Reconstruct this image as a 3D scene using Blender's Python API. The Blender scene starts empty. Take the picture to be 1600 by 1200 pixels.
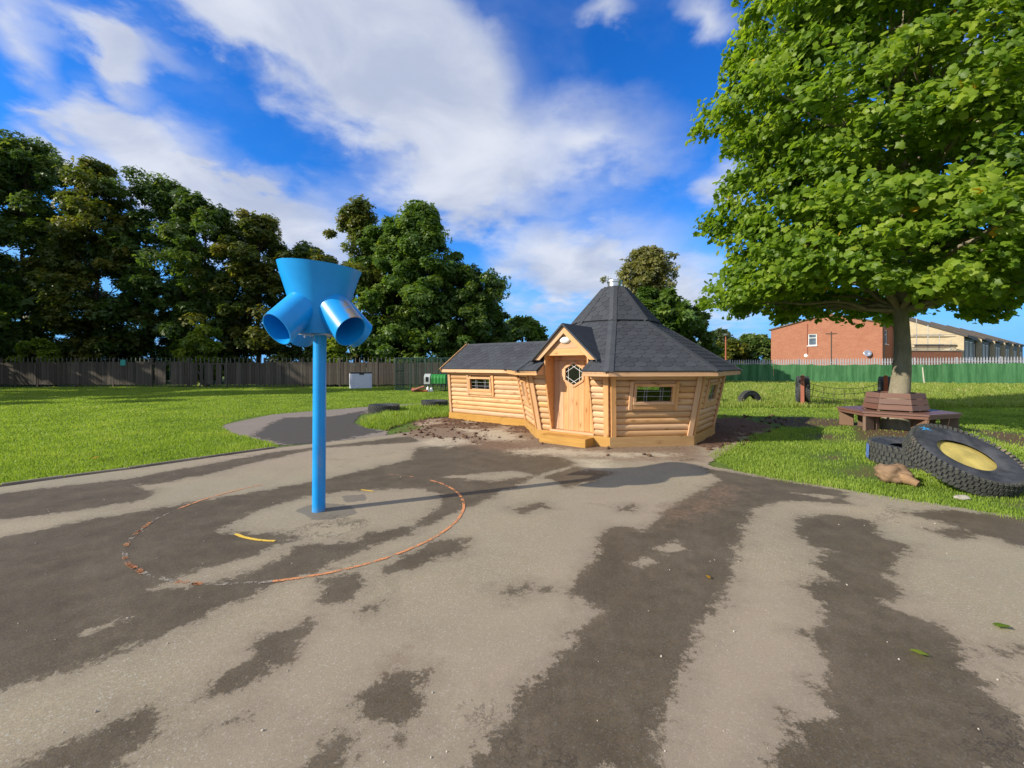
import bpy, bmesh, math, random
import numpy as np
from mathutils import Matrix, Vector, noise as mnoise

# ------------------------------------------------------------------ camera, sky, sun, exposure
SC = bpy.context.scene
COL = SC.collection
PI = math.pi
R_ = math.radians
F, HZ, EYE = 670.0, 570.0, 1.55            # focal length and horizon row in photo pixels, eye height in metres
SUN_AZ, SUN_EL = 22.0, 27.5                # light travels towards +X turned 22 degrees to +Y

cam_d = bpy.data.cameras.new('camera')
cam = bpy.data.objects.new('camera', cam_d)
COL.objects.link(cam)
cam.location = (0, 0, EYE)
cam.rotation_euler = (R_(90), 0, 0)
cam_d.sensor_width = 36
cam_d.lens = 36 * F / 1600
cam_d.shift_y = -(600 - HZ) / 1600
cam_d.clip_start = 0.05
cam_d.clip_end = 3000
SC.camera = cam

SC.view_settings.view_transform = 'Standard'
SC.view_settings.look = 'None'
SC.view_settings.gamma = 1
SC.view_settings.use_curve_mapping = False
SC.view_settings.exposure = 0.50


class NT:
    """tiny helper for building node trees"""
    def __init__(self, tree):
        self.t = tree
        self.n = tree.nodes
        self.l = tree.links

    def node(self, typ, ins=None, **kw):
        nd = self.n.new(typ)
        for k, v in kw.items():
            setattr(nd, k, v)
        for k, v in (ins or {}).items():
            s = nd.inputs[k]
            if isinstance(v, bpy.types.NodeSocket):
                self.l.new(v, s)
            else:
                s.default_value = v
        return nd

    def math(self, op, a, b=0.0, c=0.0, clamp=False):
        return self.node('ShaderNodeMath', {0: a, 1: b, 2: c}, operation=op, use_clamp=clamp).outputs[0]

    def vmath(self, op, a, b=(0, 0, 0)):
        nd = self.node('ShaderNodeVectorMath', {0: a, 1: b}, operation=op)
        return nd.outputs['Value'] if op in ('LENGTH', 'DOT_PRODUCT') else nd.outputs[0]

    def mix(self, f, a, b, blend='MIX'):
        nd = self.node('ShaderNodeMix', None, data_type='RGBA', blend_type=blend)
        for i, v in ((0, f), (6, a), (7, b)):
            s = nd.inputs[i]
            if isinstance(v, bpy.types.NodeSocket):
                self.l.new(v, s)
            else:
                s.default_value = v if i == 0 else (tuple(v) + (1,))[:4]
        return nd.outputs[2]

    def noise(self, vec, scale, detail=4.0, rough=0.55, dist=0.0):
        nd = self.node('ShaderNodeTexNoise', {'Scale': scale, 'Detail': detail, 'Roughness': rough, 'Distortion': dist})
        if vec is not None:
            self.l.new(vec, nd.inputs['Vector'])
        return nd.outputs['Fac']

    def step(self, v, lo, hi, smooth=True, a=0.0, b=1.0):
        return self.node('ShaderNodeMapRange', {0: v, 1: lo, 2: hi, 3: a, 4: b}, interpolation_type='SMOOTHSTEP' if smooth else 'LINEAR').outputs[0]

    def mapping(self, vec, scale=(1, 1, 1), loc=(0, 0, 0), rot=(0, 0, 0), typ='POINT'):
        return self.node('ShaderNodeMapping', {'Vector': vec, 'Location': loc, 'Rotation': rot, 'Scale': scale}, vector_type=typ).outputs[0]

    def attr(self, name):
        return self.node('ShaderNodeAttribute', attribute_name=name).outputs['Fac']


def build_world():
    w = bpy.data.worlds.new('World')
    SC.world = w
    w.use_nodes = True
    w.node_tree.nodes.clear()
    t = NT(w.node_tree)
    sky = t.node('ShaderNodeTexSky', sky_type='NISHITA', sun_disc=False, sun_elevation=R_(SUN_EL),
                 sun_rotation=R_(360 - (90 + SUN_AZ)), air_density=1.0, dust_density=0.4, ozone_density=2.0)
    hs = t.node('ShaderNodeHueSaturation', {'Saturation': 1.35, 'Value': 1.0, 'Color': sky.outputs[0]})
    blue = t.mix(1.0, hs.outputs[0], (0.50, 1.18, 1.90), 'MULTIPLY')
    d = t.node('ShaderNodeTexCoord').outputs['Generated']
    sp = t.node('ShaderNodeSeparateXYZ', {0: d})
    az = t.math('ARCTAN2', sp.outputs[0], sp.outputs[1])
    el = t.math('ARCSINE', sp.outputs[2])
    # clouds flatten towards the horizon: noise over a cloud plane
    inv = t.math('DIVIDE', 1.0, t.math('ADD', t.math('MAXIMUM', sp.outputs[2], 0.0), 0.28))
    plane = t.vmath('MULTIPLY', d, t.node('ShaderNodeCombineXYZ', {0: inv, 1: inv, 2: 1.0}).outputs[0])
    n1 = t.noise(plane, 2.6, 7.0, 0.52, 0.25)
    n2 = t.noise(t.mapping(plane, loc=(3.7, 1.2, 5.0)), 7.5, 5.0, 0.55, 0.2)
    n3 = t.noise(t.mapping(plane, loc=(9.1, 4.2, 2.0)), 1.1, 3.0, 0.5)
    wx = t.math('MULTIPLY', t.math('SUBTRACT', n1, 0.5), 0.22)
    wy = t.math('MULTIPLY', t.math('SUBTRACT', n2, 0.5), 0.16)
    P = t.node('ShaderNodeCombineXYZ', {0: t.math('ADD', az, wx), 1: t.math('ADD', el, wy), 2: 0.0}).outputs[0]

    def azel(px, py):
        x, z = (px - 800) / F, (HZ - py) / F
        return math.atan(x), math.atan(z / math.sqrt(1 + x * x))
    # (centre, semi-axis end a, semi-axis end b) of each cloud
    blobs = [((560, 60), (800, 130), (500, 190)), ((660, 215), (860, 290), (600, 330)), ((930, 225), (1110, 215), (930, 320)),
             ((740, 290), (900, 300), (740, 390)), ((700, 120), (860, 150), (690, 230)), ((360, 10), (540, 60), (340, 70)),
             ((270, 240), (430, 305), (240, 310)), ((170, 195), (280, 230), (160, 250)), ((20, 60), (95, 80), (20, 140)),
             ((60, 235), (150, 250), (60, 275)), ((430, 330), (600, 330), (430, 400)), ((330, 305), (450, 330), (320, 345)),
             ((960, 400), (1150, 430), (960, 490)), ((880, 440), (1000, 470), (860, 520)), ((200, 95), (260, 150), (170, 115)),
             ((1140, 285), (1185, 285), (1140, 345)), ((1105, 20), (1150, 40), (1080, 60)), ((1080, 470), (1250, 490), (1080, 540)),
             ((480, 390), (700, 400), (480, 450)), ((1500, 120), (1600, 140), (1490, 190)), ((960, 15), (1010, 20), (960, 60)),
             ((40, 175), (110, 190), (40, 205)), ((185, 60), (330, 110), (170, 100)), ((250, 300), (420, 330), (240, 350))]
    val = None
    for c, a, b in blobs:
        c0, a0, b0 = azel(*c), azel(*a), azel(*b)
        ra = math.hypot(a0[0] - c0[0], a0[1] - c0[1])
        rb = math.hypot(b0[0] - c0[0], b0[1] - c0[1])
        ang = math.atan2(a0[1] - c0[1], a0[0] - c0[0])
        q = t.mapping(P, scale=(ra * 1.12, rb * 1.12, 1), loc=(c0[0], c0[1], 0), rot=(0, 0, ang), typ='TEXTURE')
        v = t.math('SUBTRACT', 1.0, t.vmath('LENGTH', q))
        v = t.math('MAXIMUM', v, 0.0)
        val = v if val is None else t.math('ADD', val, t.math('MULTIPLY', v, 0.45))
    # unseen cloud behind and above the camera, thickened to make the shadows less blue
    back = t.step(t.math('ABSOLUTE', az), 1.0, 1.3)
    top = t.step(el, 0.80, 0.95)
    away = t.math('MAXIMUM', back, top)
    gen = t.math('MULTIPLY', t.math('MAXIMUM', t.math('SUBTRACT', n3, 0.30), 0.0), 3.0)
    val = t.math('ADD', t.math('MULTIPLY', val, t.math('SUBTRACT', 1.0, away)), t.math('MULTIPLY', gen, away))
    dens = t.math('ADD', val, t.math('ADD', t.math('MULTIPLY', t.math('SUBTRACT', n1, 0.57), 0.60), t.math('MULTIPLY', t.math('SUBTRACT', n2, 0.5), 0.16)))
    cov = t.step(dens, -0.06, 0.54)
    n4 = t.noise(t.mapping(plane, loc=(1.9, 7.7, 3.3)), 3.4, 6.0, 0.55, 0.4)
    core = t.step(t.math('ADD', t.math('MULTIPLY', dens, 0.35), t.math('MULTIPLY', t.math('SUBTRACT', n4, 0.5), 2.4)), -0.45, 0.75)
    cc = t.mix(core, (6.5, 6.8, 7.5), (4.1, 4.6, 5.9))
    lowhaze = t.step(el, 0.0, 0.34, True, 0.90, 0.0)
    blue = t.mix(lowhaze, blue, (1.5, 4.1, 8.4))
    colr = t.mix(t.math('MULTIPLY', cov, 0.95), blue, cc)
    bg = t.node('ShaderNodeBackground', {'Color': colr, 'Strength': 0.086})
    out = t.node('ShaderNodeOutputWorld')
    t.l.new(bg.outputs[0], out.inputs[0])


build_world()
sun_d = bpy.data.lights.new('sun', 'SUN')
sun_d.energy = 4.4
sun_d.angle = R_(0.53)
sun_d.color = (1.0, 0.92, 0.765)
sun = bpy.data.objects.new('sun', sun_d)
COL.objects.link(sun)
SUN_DIR = Vector((math.cos(R_(SUN_AZ)) * math.cos(R_(SUN_EL)), math.sin(R_(SUN_AZ)) * math.cos(R_(SUN_EL)), -math.sin(R_(SUN_EL))))
sun.rotation_euler = SUN_DIR.to_track_quat('-Z', 'Y').to_euler()
sun.location = (-20, -10, 20)

rng = np.random.default_rng(7)
random.seed(7)


# ------------------------------------------------------------------ helpers
def G(px, py, z=0.0):
    """ground point seen at a pixel of the photograph"""
    Y = F * (EYE - z) / (py - HZ)
    return ((px - 800) / F * Y, Y)


WM = {}


def W(o):
    return WM.get(o.name, Matrix.Identity(4))


def place(o, parent=None, M=None):
    """link an object whose WORLD matrix is M under parent"""
    M = M if M is not None else Matrix.Identity(4)
    COL.objects.link(o)
    if parent is not None:
        o.parent = parent
        o.matrix_local = W(parent).inverted() @ M
    else:
        o.matrix_world = M
    WM[o.name] = M.copy()
    return o


def tag(o, label=None, cat=None, group=None, kind=None):
    for k, v in (('label', label), ('category', cat), ('group', group), ('kind', kind)):
        if v:
            o[k] = v
    return o


def thing(name, label, cat, loc=(0, 0, 0), rotz=0.0, group=None):
    o = bpy.data.objects.new(name, None)
    o.empty_display_size = 0.2
    place(o, None, Matrix.Translation(Vector(loc)) @ Matrix.Rotation(rotz, 4, 'Z'))
    return tag(o, label, cat, group)


def copy_tree(o, M, label=None, parent=None):
    c = o.copy()
    place(c, parent, M)
    if label:
        c['label'] = label
    for ch in [x for x in bpy.data.objects if x.parent == o]:
        copy_tree(ch, M @ W(o).inverted() @ W(ch), None, c)
    return c


def mesh_from(name, V, Fc, mat, smooth=None):
    me = bpy.data.meshes.new(name)
    me.from_pydata([tuple(v) for v in V], [], [tuple(f) for f in Fc])
    if mat is not None:
        me.materials.append(mat)
    if smooth is not None:
        me.shade_smooth()
        me.set_sharp_from_angle(angle=R_(smooth))
    return me


def emit(name, V, Fc, mat, parent=None, M=None, smooth=None):
    return place(bpy.data.objects.new(name, mesh_from(name, V, Fc, mat, smooth)), parent, M)


def emit_mesh(name, me, parent=None, M=None):
    return place(bpy.data.objects.new(name, me), parent, M)


def npmesh(name, V, faces, mat, attrs=None, smooth=False):
    """big mesh from numpy: faces is a list of (M,k) arrays"""
    me = bpy.data.meshes.new(name)
    V = np.ascontiguousarray(V, dtype=np.float32)
    me.vertices.add(len(V))
    me.vertices.foreach_set('co', V.ravel())
    tot = np.concatenate([np.full(len(f), f.shape[1], dtype=np.int32) for f in faces])
    idx = np.concatenate([np.asarray(f, dtype=np.int32).ravel() for f in faces])
    start = np.concatenate([[0], np.cumsum(tot)[:-1]]).astype(np.int32)
    me.loops.add(len(idx))
    me.loops.foreach_set('vertex_index', idx)
    me.polygons.add(len(tot))
    me.polygons.foreach_set('loop_start', start)
    me.polygons.foreach_set('loop_total', tot)
    if smooth:
        me.polygons.foreach_set('use_smooth', np.ones(len(tot), dtype=bool))
    for k, a in (attrs or {}).items():
        at = me.attributes.new(k, 'FLOAT', 'POINT')
        at.data.foreach_set('value', np.ascontiguousarray(a, dtype=np.float32))
    me.update(calc_edges=True)
    me.validate()
    me.materials.append(mat)
    return me


class MB:
    """collects simple shapes into one mesh"""
    def __init__(self):
        self.v, self.f = [], []

    def add(self, V, Fc, M=None):
        b = len(self.v)
        self.v += [tuple(M @ Vector(v)) if M is not None else tuple(v) for v in V]
        self.f += [tuple(i + b for i in f) for f in Fc]
        return self

    def box(self, c, s, M=None):
        x, y, z = c
        a, b, d = s[0] / 2, s[1] / 2, s[2] / 2
        V = [(x + i * a, y + j * b, z + k * d) for k in (-1, 1) for j in (-1, 1) for i in (-1, 1)]
        return self.add(V, BOXF, M)

    def tube(self, pts, rad, n=8, caps=True, M=None):
        pts = [Vector(p) for p in pts]
        rad = rad if isinstance(rad, (list, tuple)) else [rad] * len(pts)
        V, Fc = [], []
        ref = None
        for i, p in enumerate(pts):
            d = (pts[min(i + 1, len(pts) - 1)] - pts[max(i - 1, 0)]).normalized()
            if ref is None:
                ref = Vector((1, 0, 0)) if abs(d.x) < 0.9 else Vector((0, 1, 0))
            a = (ref - d * ref.dot(d)).normalized()
            ref = a
            b = d.cross(a)
            for k in range(n):
                t = 2 * PI * k / n
                V.append(p + (a * math.cos(t) + b * math.sin(t)) * rad[i])
        for i in range(len(pts) - 1):
            for k in range(n):
                Fc.append((i * n + k, i * n + (k + 1) % n, (i + 1) * n + (k + 1) % n, (i + 1) * n + k))
        if caps:
            Fc.append(tuple(range(n - 1, -1, -1)))
            Fc.append(tuple((len(pts) - 1) * n + k for k in range(n)))
        return self.add(V, Fc, M)

    def lathe(self, prof, n=32, close=False, M=None):
        """profile of (radius, z) turned about z"""
        V, Fc = [], []
        m = len(prof)
        for r, z in prof:
            for k in range(n):
                t = 2 * PI * k / n
                V.append((r * math.cos(t), r * math.sin(t), z))
        for i in range(m if close else m - 1):
            j = (i + 1) % m
            for k in range(n):
                Fc.append((i * n + k, i * n + (k + 1) % n, j * n + (k + 1) % n, j * n + k))
        return self.add(V, Fc, M)

    def build(self, name, mat, parent=None, M=None, smooth=None):
        """vertices are given in world (or M) space"""
        return emit(name, self.v, self.f, mat, parent, M, smooth)


BOXF = [(0, 2, 3, 1), (4, 5, 7, 6), (0, 1, 5, 4), (2, 6, 7, 3), (0, 4, 6, 2), (1, 3, 7, 5)]
_boxes = {}


def board_mesh(sx, sy, sz, mat, bev=0.004):
    """chamfered board centred on its origin, length along x"""
    key = (round(sx, 4), round(sy, 4), round(sz, 4), mat.name, bev)
    if key in _boxes:
        return _boxes[key]
    a, b, c = sx / 2, sy / 2, sz / 2
    e = min(bev, a * .4, b * .4, c * .4)
    V, idx = [], {}
    for sxn in (-1, 1):
        for syn in (-1, 1):
            for szn in (-1, 1):
                for ax in range(3):
                    p = [sxn * (a - e), syn * (b - e), szn * (c - e)]
                    p[ax] = (sxn * a, syn * b, szn * c)[ax]
                    idx[(sxn, syn, szn, ax)] = len(V)
                    V.append(p)
    Fc = []
    S = (-1, 1)
    for ax in range(3):
        o1, o2 = [q for q in range(3) if q != ax]
        for s in S:
            quad = []
            for u, v in ((-1, -1), (1, -1), (1, 1), (-1, 1)):
                k = [0, 0, 0]
                k[ax], k[o1], k[o2] = s, u, v
                quad.append(idx[(k[0], k[1], k[2], ax)])
            Fc.append(quad)
    for ax in range(3):          # edge chamfers along axis ax
        o1, o2 = [q for q in range(3) if q != ax]
        for u in S:
            for v in S:
                def kk(e_):
                    k = [0, 0, 0]
                    k[ax], k[o1], k[o2] = e_, u, v
                    return k
                k0, k1 = kk(-1), kk(1)
                Fc.append([idx[(*k0, o1)], idx[(*k1, o1)], idx[(*k1, o2)], idx[(*k0, o2)]])
    for x in S:
        for y in S:
            for z in S:
                Fc.append([idx[(x, y, z, 0)], idx[(x, y, z, 1)], idx[(x, y, z, 2)]])
    me = mesh_from('board', V, Fc, mat)
    bm = bmesh.new()
    bm.from_mesh(me)
    bmesh.ops.recalc_face_normals(bm, faces=bm.faces)
    bm.to_mesh(me)
    bm.free()
    _boxes[key] = me
    return me


def frame(o, x, y, z):
    x, y, z, o = Vector(x), Vector(y), Vector(z), Vector(o)
    return Matrix(((x.x, y.x, z.x, o.x), (x.y, y.y, z.y, o.y), (x.z, y.z, z.z, o.z), (0, 0, 0, 1)))


def beam(name, p0, p1, up, sy, sz, mat, parent, bev=0.004):
    """board from p0 to p1; its z (size sz) is as near to 'up' as possible"""
    p0, p1, up = Vector(p0), Vector(p1), Vector(up)
    x = (p1 - p0).normalized()
    y = up.cross(x).normalized()
    z = x.cross(y)
    return emit_mesh(name, board_mesh((p1 - p0).length, sy, sz, mat, bev), parent, frame((p0 + p1) / 2, x, y, z))


def poly_sdf(P, poly):
    """signed distance (positive inside) of points P (N,2) to polygon"""
    poly = np.asarray(poly, float)
    n = len(poly)
    d = np.full(len(P), 1e9)
    inside = np.zeros(len(P), bool)
    for i in range(n):
        a, b = poly[i], poly[(i + 1) % n]
        e = b - a
        w = P - a
        t = np.clip((w @ e) / max(e @ e, 1e-12), 0, 1)
        dd = np.hypot(w[:, 0] - t * e[0], w[:, 1] - t * e[1])
        d = np.minimum(d, dd)
        c = (a[1] > P[:, 1]) != (b[1] > P[:, 1])
        with np.errstate(divide='ignore', invalid='ignore'):
            xi = (b[0] - a[0]) * (P[:, 1] - a[1]) / (b[1] - a[1]) + a[0]
        inside ^= c & (P[:, 0] < xi)
    return np.where(inside, d, -d)


def clip_poly(poly, a, b, c):
    """keep a*x+b*y<=c"""
    out = []
    for i in range(len(poly)):
        p, q = poly[i], poly[(i + 1) % len(poly)]
        dp, dq = a * p[0] + b * p[1] - c, a * q[0] + b * q[1] - c
        if dp <= 0:
            out.append(p)
        if dp * dq < 0:
            t = dp / (dp - dq)
            out.append((p[0] + (q[0] - p[0]) * t, p[1] + (q[1] - p[1]) * t))
    return out


# ------------------------------------------------------------------ materials
def new_mat(name):
    m = bpy.data.materials.new(name)
    m.use_nodes = True
    m.node_tree.nodes.clear()
    t = NT(m.node_tree)
    out = t.node('ShaderNodeOutputMaterial')
    return m, t, out


def principled(t, out, color, rough=0.6, bump=None, bstr=0.3, bdist=0.01, metal=0.0, spec=0.5):
    p = t.node('ShaderNodeBsdfPrincipled', {'Metallic': metal, 'Specular IOR Level': spec})
    for k, v in (('Base Color', color), ('Roughness', rough)):
        if isinstance(v, bpy.types.NodeSocket):
            t.l.new(v, p.inputs[k])
        else:
            p.inputs[k].default_value = (tuple(v) + (1,))[:4] if k == 'Base Color' else v
    if bump is not None:
        b = t.node('ShaderNodeBump', {'Strength': bstr, 'Distance': bdist, 'Height': bump})
        t.l.new(b.outputs[0], p.inputs['Normal'])
    t.l.new(p.outputs[0], out.inputs[0])
    return p


def m_plain(name, c, rough=0.6, var=0.15, scale=8.0, metal=0.0, bump=0.15, spec=0.5, worldvar=True):
    m, t, out = new_mat(name)
    tc = t.node('ShaderNodeTexCoord').outputs['Object']
    n = t.noise(tc, scale, 5, 0.6)
    n2 = t.noise(tc, scale * 9, 3, 0.6)
    c0 = tuple(x * (1 - var) for x in c)
    c1 = tuple(min(1, x * (1 + var)) for x in c)
    colr = t.mix(t.step(n, 0.3, 0.7), c0, c1)
    rnd = t.node('ShaderNodeObjectInfo').outputs['Random']
    v = t.node('ShaderNodeHueSaturation', {'Value': t.step(rnd, 0, 1, False, 1 - var * .6, 1 + var * .6), 'Color': colr})
    principled(t, out, v.outputs[0], rough, t.math('ADD', n2, n), bump, 0.004, metal, spec)
    return m


def m_wood(name, c, dark, knots=True, rough=0.55, rvar=0.22, weather=0.0, spec=0.35):
    """grain runs along local x"""
    m, t, out = new_mat(name)
    tc = t.node('ShaderNodeTexCoord').outputs['Object']
    rnd = t.node('ShaderNodeObjectInfo').outputs['Random']
    off = t.node('ShaderNodeCombineXYZ', {0: t.math('MULTIPLY', rnd, 37.0), 1: t.math('MULTIPLY', rnd, 11.0), 2: t.math('MULTIPLY', rnd, 23.0)}).outputs[0]
    p = t.vmath('ADD', tc, off)
    g1 = t.noise(t.mapping(p, (1.2, 22, 22)), 1.5, 4, 0.6, 0.6)
    g2 = t.noise(t.mapping(p, (2.5, 90, 90)), 1.5, 3, 0.6, 0.2)
    grain = t.math('ADD', t.math('MULTIPLY', g1, 0.65), t.math('MULTIPLY', g2, 0.35))
    colr = t.mix(t.step(grain, 0.34, 0.66), c, tuple(a * 0.45 + b * 0.55 for a, b in zip(c, dark)))
    blot = t.noise(p, 2.3, 3, 0.5)
    colr = t.mix(t.math('MULTIPLY', t.step(blot, 0.45, 0.75), 0.35), colr, dark)
    if knots:
        vo = t.node('ShaderNodeTexVoronoi', {'Vector': t.mapping(p, (2.6, 7, 7)), 'Scale': 1.0, 'Randomness': 1.0})
        k = t.step(vo.outputs['Distance'], 0.16, 0.07)
        colr = t.mix(t.math('MULTIPLY', k, 0.8), colr, tuple(x * 0.42 for x in dark))
        halo = t.step(vo.outputs['Distance'], 0.34, 0.12)
        colr = t.mix(t.math('MULTIPLY', halo, 0.35), colr, dark)
    if weather:
        wn = t.noise(t.mapping(tc, (0.6, 3, 3)), 3.0, 4, 0.6)
        colr = t.mix(t.math('MULTIPLY', t.step(wn, 0.35, 0.7), weather), colr, (0.135, 0.125, 0.112))
    v = t.node('ShaderNodeHueSaturation', {'Value': t.step(rnd, 0, 1, False, 1 - rvar, 1 + rvar * .6),
                                           'Saturation': t.step(t.math('FRACT', t.math('MULTIPLY', rnd, 7.3)), 0, 1, False, 0.88, 1.1), 'Color': colr})
    principled(t, out, v.outputs[0], rough, grain, 0.25, 0.003, 0, spec)
    return m


def m_leaf(name, cols, trans=0.35, rough=0.45):
    """cols: list of (position, colour) over the per-leaf 'rnd' attribute"""
    m, t, out = new_mat(name)
    a = t.attr('rnd')
    cr = t.node('ShaderNodeValToRGB', {0: a})
    el = cr.color_ramp.elements
    while len(el) < len(cols):
        el.new(0.5)
    for e, (pos, c) in zip(el, cols):
        e.position = pos
        e.color = (*c, 1)
    p = t.node('ShaderNodeBsdfPrincipled', {'Base Color': cr.outputs[0], 'Roughness': rough, 'Specular IOR Level': 0.35})
    tr = t.node('ShaderNodeBsdfTranslucent', {'Color': t.mix(1.0, cr.outputs[0], (1.5, 1.5, 0.7), 'MULTIPLY')})
    mx = t.node('ShaderNodeMixShader', {0: trans, 1: p.outputs[0], 2: tr.outputs[0]})
    t.l.new(mx.outputs[0], out.inputs[0])
    return m


MT = {}
MT['pine'] = m_wood('pine_cladding', (0.70, 0.435, 0.225), (0.48, 0.25, 0.100))
MT['pine_trim'] = m_wood('pine_trim', (0.70, 0.41, 0.205), (0.48, 0.24, 0.095), rvar=0.15)
MT['pine_door'] = m_wood('pine_door', (0.66, 0.375, 0.180), (0.45, 0.21, 0.080), rvar=0.12)
MT['treated'] = m_wood('treated_timber', (0.52, 0.30, 0.095), (0.33, 0.17, 0.045), rvar=0.10)
MT['fence_wood'] = m_wood('weathered_shaded_fence_wood', (0.105, 0.088, 0.070), (0.055, 0.045, 0.036), knots=False, rough=0.85, rvar=0.35, weather=0.35, spec=0.15)  # weathered boards, base colour darkened further to stand for tree shade on the fence
MT['bench'] = m_wood('maroon_bench_plank', (0.205, 0.105, 0.078), (0.135, 0.065, 0.048), knots=False, rough=0.5, rvar=0.18)
MT['bench_leg'] = m_wood('brown_bench_leg', (0.20, 0.125, 0.085), (0.13, 0.08, 0.055), knots=False, rough=0.7)
MT['redpost'] = m_wood('orange_red_post', (0.42, 0.13, 0.075), (0.30, 0.09, 0.055), knots=False, rough=0.7)
MT['stump'] = m_wood('bleached_root_wood', (0.33, 0.205, 0.115), (0.13, 0.075, 0.04), knots=True, rough=0.85)
MT['stake'] = m_wood('pale_stake', (0.45, 0.42, 0.34), (0.33, 0.30, 0.24), knots=False, rough=0.8)
MT['darkwood'] = m_wood('dark_scaffold_board', (0.10, 0.075, 0.055), (0.06, 0.045, 0.03), knots=False, rough=0.8)
MT['white'] = m_plain('white_paint', (0.78, 0.78, 0.77), 0.4, 0.05)
MT['lilac'] = m_plain('pale_lilac_plastic', (0.62, 0.64, 0.74), 0.45, 0.05)
MT['darkplastic'] = m_plain('dark_plastic', (0.028, 0.03, 0.036), 0.5, 0.2)
MT['galv'] = m_plain('galvanised_steel', (0.62, 0.63, 0.64), 0.32, 0.15, 14, 0.9)
MT['palegalv'] = m_plain('pale_palisade_paint', (0.38, 0.38, 0.41), 0.55, 0.1)
MT['darksteel'] = m_plain('dark_palisade_paint', (0.085, 0.088, 0.082), 0.6, 0.25)
MT['scaffold'] = m_plain('scaffold_tube', (0.40, 0.39, 0.37), 0.5, 0.2)
MT['greenmesh'] = m_plain('green_mesh_wire', (0.012, 0.055, 0.042), 0.6, 0.3)
MT['greenplastic'] = m_plain('green_plastic', (0.02, 0.22, 0.035), 0.5, 0.1)
MT['greyplastic'] = m_plain('grey_plastic', (0.45, 0.48, 0.46), 0.5, 0.1)
MT['teal'] = m_plain('teal_sign', (0.05, 0.36, 0.31), 0.5, 0.05)
MT['rope'] = m_plain('dark_rope', (0.075, 0.065, 0.045), 0.9, 0.25)
MT['sand'] = m_plain('yellow_sand', (0.40, 0.315, 0.085), 0.95, 0.18, 5, bump=0.6)
MT['blackglass'] = m_plain('dark_backing', (0.012, 0.012, 0.013), 0.2, 0.1)
MT['concrete'] = m_plain('kerb_concrete', (0.20, 0.165, 0.13), 0.9, 0.3, 5, bump=0.7)
MT['stone'] = m_plain('pale_stone', (0.42, 0.38, 0.32), 0.9, 0.25, 12, bump=0.5)
MT['soilclod'] = m_plain('soil_clod', (0.135, 0.075, 0.045), 0.95, 0.35, 9, bump=0.8)
MT['lamp'] = m_plain('white_lamp_cover', (0.8, 0.79, 0.74), 0.25, 0.03)
MT['fascia'] = m_plain('dark_fascia', (0.035, 0.03, 0.028), 0.6, 0.2)
MT['winglass'] = m_plain('house_window_glass', (0.10, 0.13, 0.17), 0.08, 0.3, 1.2, bump=0.0, spec=0.8)
MT['bluepaint'] = m_plain('pale_blue_spray_paint', (0.06, 0.36, 0.72), 0.6, 0.2)
MT['tyreblue'] = m_plain('blue_tyre_paint', (0.09, 0.17, 0.42), 0.7, 0.45, 16)
MT['interior'] = m_wood('cabin_lining', (0.40, 0.24, 0.11), (0.28, 0.15, 0.06), rvar=0.1)


def m_rubber():
    m, t, out = new_mat('tyre_rubber')
    tc = t.node('ShaderNodeTexCoord').outputs['Object']
    n = t.noise(tc, 5, 6, 0.65)
    n2 = t.noise(tc, 38, 4, 0.6)
    colr = t.mix(t.step(n, 0.35, 0.7), (0.022, 0.024, 0.029), (0.062, 0.066, 0.076))
    colr = t.mix(t.math('MULTIPLY', t.step(n2, 0.55, 0.8), 0.25), colr, (0.17, 0.14, 0.10))
    principled(t, out, colr, t.step(n, 0.3, 0.7, True, 0.5, 0.8), n2, 0.35, 0.004, 0, 0.4)
    return m


def m_tread():
    m, t, out = new_mat('muddy_tread_rubber')
    tc = t.node('ShaderNodeTexCoord').outputs['Object']
    n = t.noise(tc, 3.2, 5, 0.6)
    n2 = t.noise(tc, 45, 4, 0.6)
    colr = t.mix(t.step(n2, 0.3, 0.7), (0.030, 0.032, 0.030), (0.075, 0.075, 0.066))
    colr = t.mix(t.math('MULTIPLY', t.step(t.math('ADD', n, t.math('MULTIPLY', n2, 0.25)), 0.70, 0.85), 0.6), colr, (0.28, 0.22, 0.15))
    principled(t, out, colr, 0.85, n2, 0.4, 0.005)
    return m


def m_blue():
    m, t, out = new_mat('blue_goal_paint')
    tc = t.node('ShaderNodeTexCoord').outputs['Object']
    n = t.noise(tc, 2.2, 4, 0.6)
    n2 = t.noise(tc, 24, 6, 0.7)
    colr = t.mix(t.step(n, 0.3, 0.7), (0.003, 0.265, 0.70), (0.006, 0.33, 0.80))
    # rust and scuffs where children swing on it
    wear = t.math('MULTIPLY', t.step(t.attr('wear'), 0.04, 0.55), t.step(n2, 0.34, 0.56))
    colr = t.mix(wear, colr, (0.34, 0.25, 0.14))
    scr = t.noise(t.mapping(tc, (30, 30, 4)), 1.5, 4, 0.7)
    colr = t.mix(t.step(scr, 0.72, 0.78, True, 0, 0.5), colr, (0.10, 0.12, 0.12))
    principled(t, out, colr, t.math('ADD', 0.26, t.math('MULTIPLY', n2, 0.18)), n2, 0.05, 0.002, 0, 0.5)
    return m


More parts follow.
